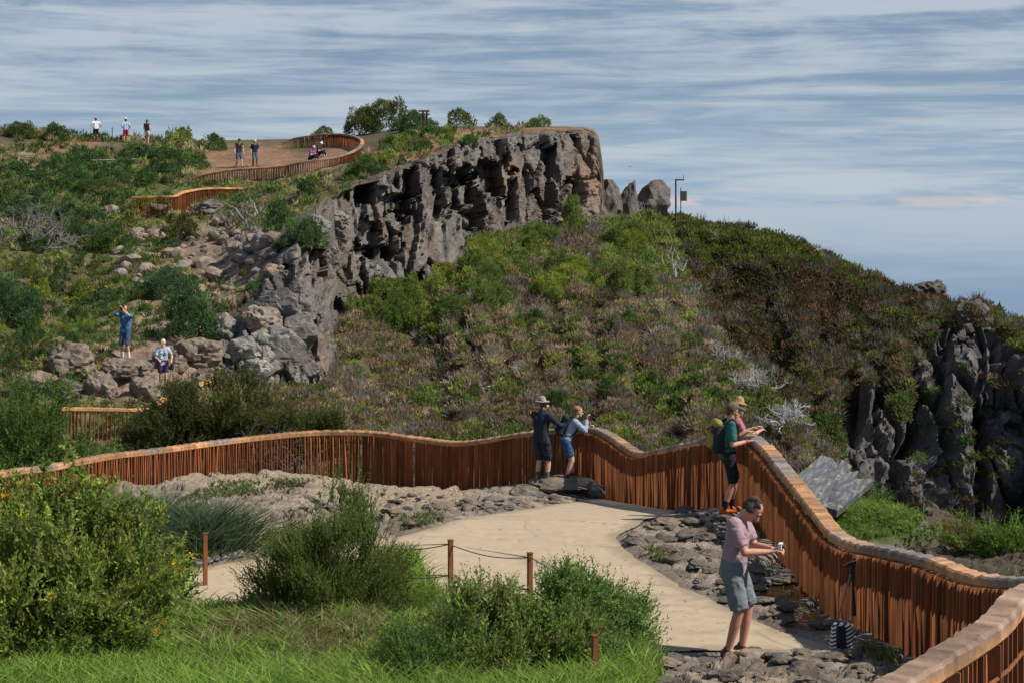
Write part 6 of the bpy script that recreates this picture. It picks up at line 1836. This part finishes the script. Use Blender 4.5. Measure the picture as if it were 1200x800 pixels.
w = bpy.data.worlds.new('World'); scene.world = w; w.use_nodes = True
nt = w.node_tree
for n in list(nt.nodes): nt.nodes.remove(n)
N = lambda t: nt.nodes.new(t)
L = nt.links.new
out = N('ShaderNodeOutputWorld')
sky = N('ShaderNodeTexSky'); sky.sky_type = 'NISHITA'; sky.sun_disc = False
sky.sun_elevation = SUN_EL; sky.sun_rotation = math.atan2(sdir.x, sdir.y); sky.altitude = 1800; sky.air_density = 1.0; sky.dust_density = 0.6
bg1 = N('ShaderNodeBackground'); bg1.inputs['Strength'].default_value = 0.10
L(sky.outputs[0], bg1.inputs['Color'])
tc = N('ShaderNodeTexCoord')
sep = N('ShaderNodeSeparateXYZ'); L(tc.outputs['Generated'], sep.inputs[0])


def math_node(op, a, b=None, clamp=False):
    n = N('ShaderNodeMath'); n.operation = op; n.use_clamp = clamp
    for k, v in enumerate((a, b)):
        if v is None: continue
        if isinstance(v, (int, float)): n.inputs[k].default_value = v
        else: L(v, n.inputs[k])
    return n.outputs[0]


def maprange(v, a, b, c=0.0, d=1.0, interp='SMOOTHSTEP'):
    n = N('ShaderNodeMapRange'); n.interpolation_type = interp; n.clamp = True if interp == 'LINEAR' else True
    L(v, n.inputs['Value'])
    for k, x in zip(('From Min', 'From Max', 'To Min', 'To Max'), (a, b, c, d)): n.inputs[k].default_value = x
    return n.outputs[0]


def noise(sx, sz, scale, detail, rough, dist, oz=0.0):
    cmb = N('ShaderNodeCombineXYZ')
    L(math_node('MULTIPLY', sep.outputs[0], sx), cmb.inputs[0]); L(math_node('MULTIPLY', sep.outputs[1], sx), cmb.inputs[1])
    L(math_node('ADD', math_node('MULTIPLY', sep.outputs[2], sz), oz), cmb.inputs[2])
    n = N('ShaderNodeTexNoise'); n.inputs['Scale'].default_value = scale; n.inputs['Detail'].default_value = detail
    n.inputs['Roughness'].default_value = rough; n.inputs['Distortion'].default_value = dist
    L(cmb.outputs[0], n.inputs['Vector'])
    return n.outputs['Fac']


def mixc(f, a, b):
    n = N('ShaderNodeMix'); n.data_type = 'RGBA'
    if isinstance(f, (int, float)): n.inputs['Factor'].default_value = f
    else: L(f, n.inputs['Factor'])
    for k, v in (('A', a), ('B', b)):
        s = [i for i in n.inputs if i.name == k and i.type == 'RGBA'][0]
        if isinstance(v, tuple): s.default_value = (*v, 1)
        else: L(v, s)
    return [o_ for o_ in n.outputs if o_.type == 'RGBA'][0]


el = sep.outputs[2]
streak = noise(5.0, 60.0, 1.6, 8, 0.62, 0.5)
broad = noise(3.0, 26.0, 1.3, 4, 0.5, 0.2, 3.7)
wave = noise(9.0, 170.0, 1.2, 5, 0.6, 0.5, 9.1)
s = math_node('ADD', math_node('ADD', math_node('MULTIPLY', streak, 0.5), math_node('MULTIPLY', broad, 0.35)), math_node('MULTIPLY', wave, 0.18))
lump = noise(8.0, 24.0, 2.0, 7, 0.6, 0.6, 13.0)
s = math_node('ADD', s, math_node('MULTIPLY', math_node('MULTIPLY', math_node('SUBTRACT', lump, 0.5), 0.30), maprange(el, 0.05, 0.11)))
fac = maprange(s, 0.41, 0.62)
deep = mixc(maprange(el, 0.0, 0.09), (0.240, 0.340, 0.460), (0.180, 0.262, 0.372))
light = mixc(maprange(el, 0.0, 0.09), (0.41, 0.475, 0.535), (0.39, 0.452, 0.52))
high = mixc(fac, deep, light)
# the sea of clouds under the horizon, softly banded
seaN = noise(6.0, 60.0, 1.5, 6, 0.6, 0.3, 21.0)
puff = noise(9.0, 34.0, 2.0, 6, 0.55, 0.2, 5.0)
sea = mixc(maprange(seaN, 0.4, 0.65), (0.150, 0.240, 0.360), (0.235, 0.325, 0.440))
sea = mixc(maprange(el, -0.045, -0.008), (0.20, 0.29, 0.41), sea)
sea = mixc(maprange(math_node('ADD', el, math_node('MULTIPLY', math_node('SUBTRACT', seaN, 0.5), 0.03)), -0.055, -0.006), sea, (0.37, 0.44, 0.52))
edge_n = math_node('ADD', el, math_node('MULTIPLY', math_node('SUBTRACT', puff, 0.5), 0.012))
c = mixc(maprange(edge_n, -0.005, 0.0008), sea, high)
# small lit cumulus heads standing out of the cloud sea
band = math_node('MULTIPLY', maprange(el, -0.003, 0.0005), maprange(el, 0.0065, 0.002))
heads = math_node('MULTIPLY', band, maprange(noise(16.0, 60.0, 1.0, 4, 0.5, 0.1, 2.0), 0.54, 0.62))
c = mixc(math_node('MULTIPLY', heads, 0.55), c, (0.62, 0.50, 0.47))
bg2 = N('ShaderNodeBackground'); bg2.inputs['Strength'].default_value = 1.0; L(c, bg2.inputs['Color'])
mx = N('ShaderNodeMixShader')
L(maprange(el, 0.12, 0.75, 0.97, 0.30), mx.inputs[0]); L(bg1.outputs[0], mx.inputs[1]); L(bg2.outputs[0], mx.inputs[2])
L(mx.outputs[0], out.inputs[0])

scene.view_settings.view_transform = 'Standard'; scene.view_settings.look = 'None'
scene.view_settings.exposure = 0.25; scene.view_settings.gamma = 1
scene.cycles.max_bounces = 6; scene.cycles.diffuse_bounces = 3; scene.cycles.transmission_bounces = 3; scene.cycles.transparent_max_bounces = 4
scene.cycles.caustics_reflective = False; scene.cycles.caustics_refractive = False
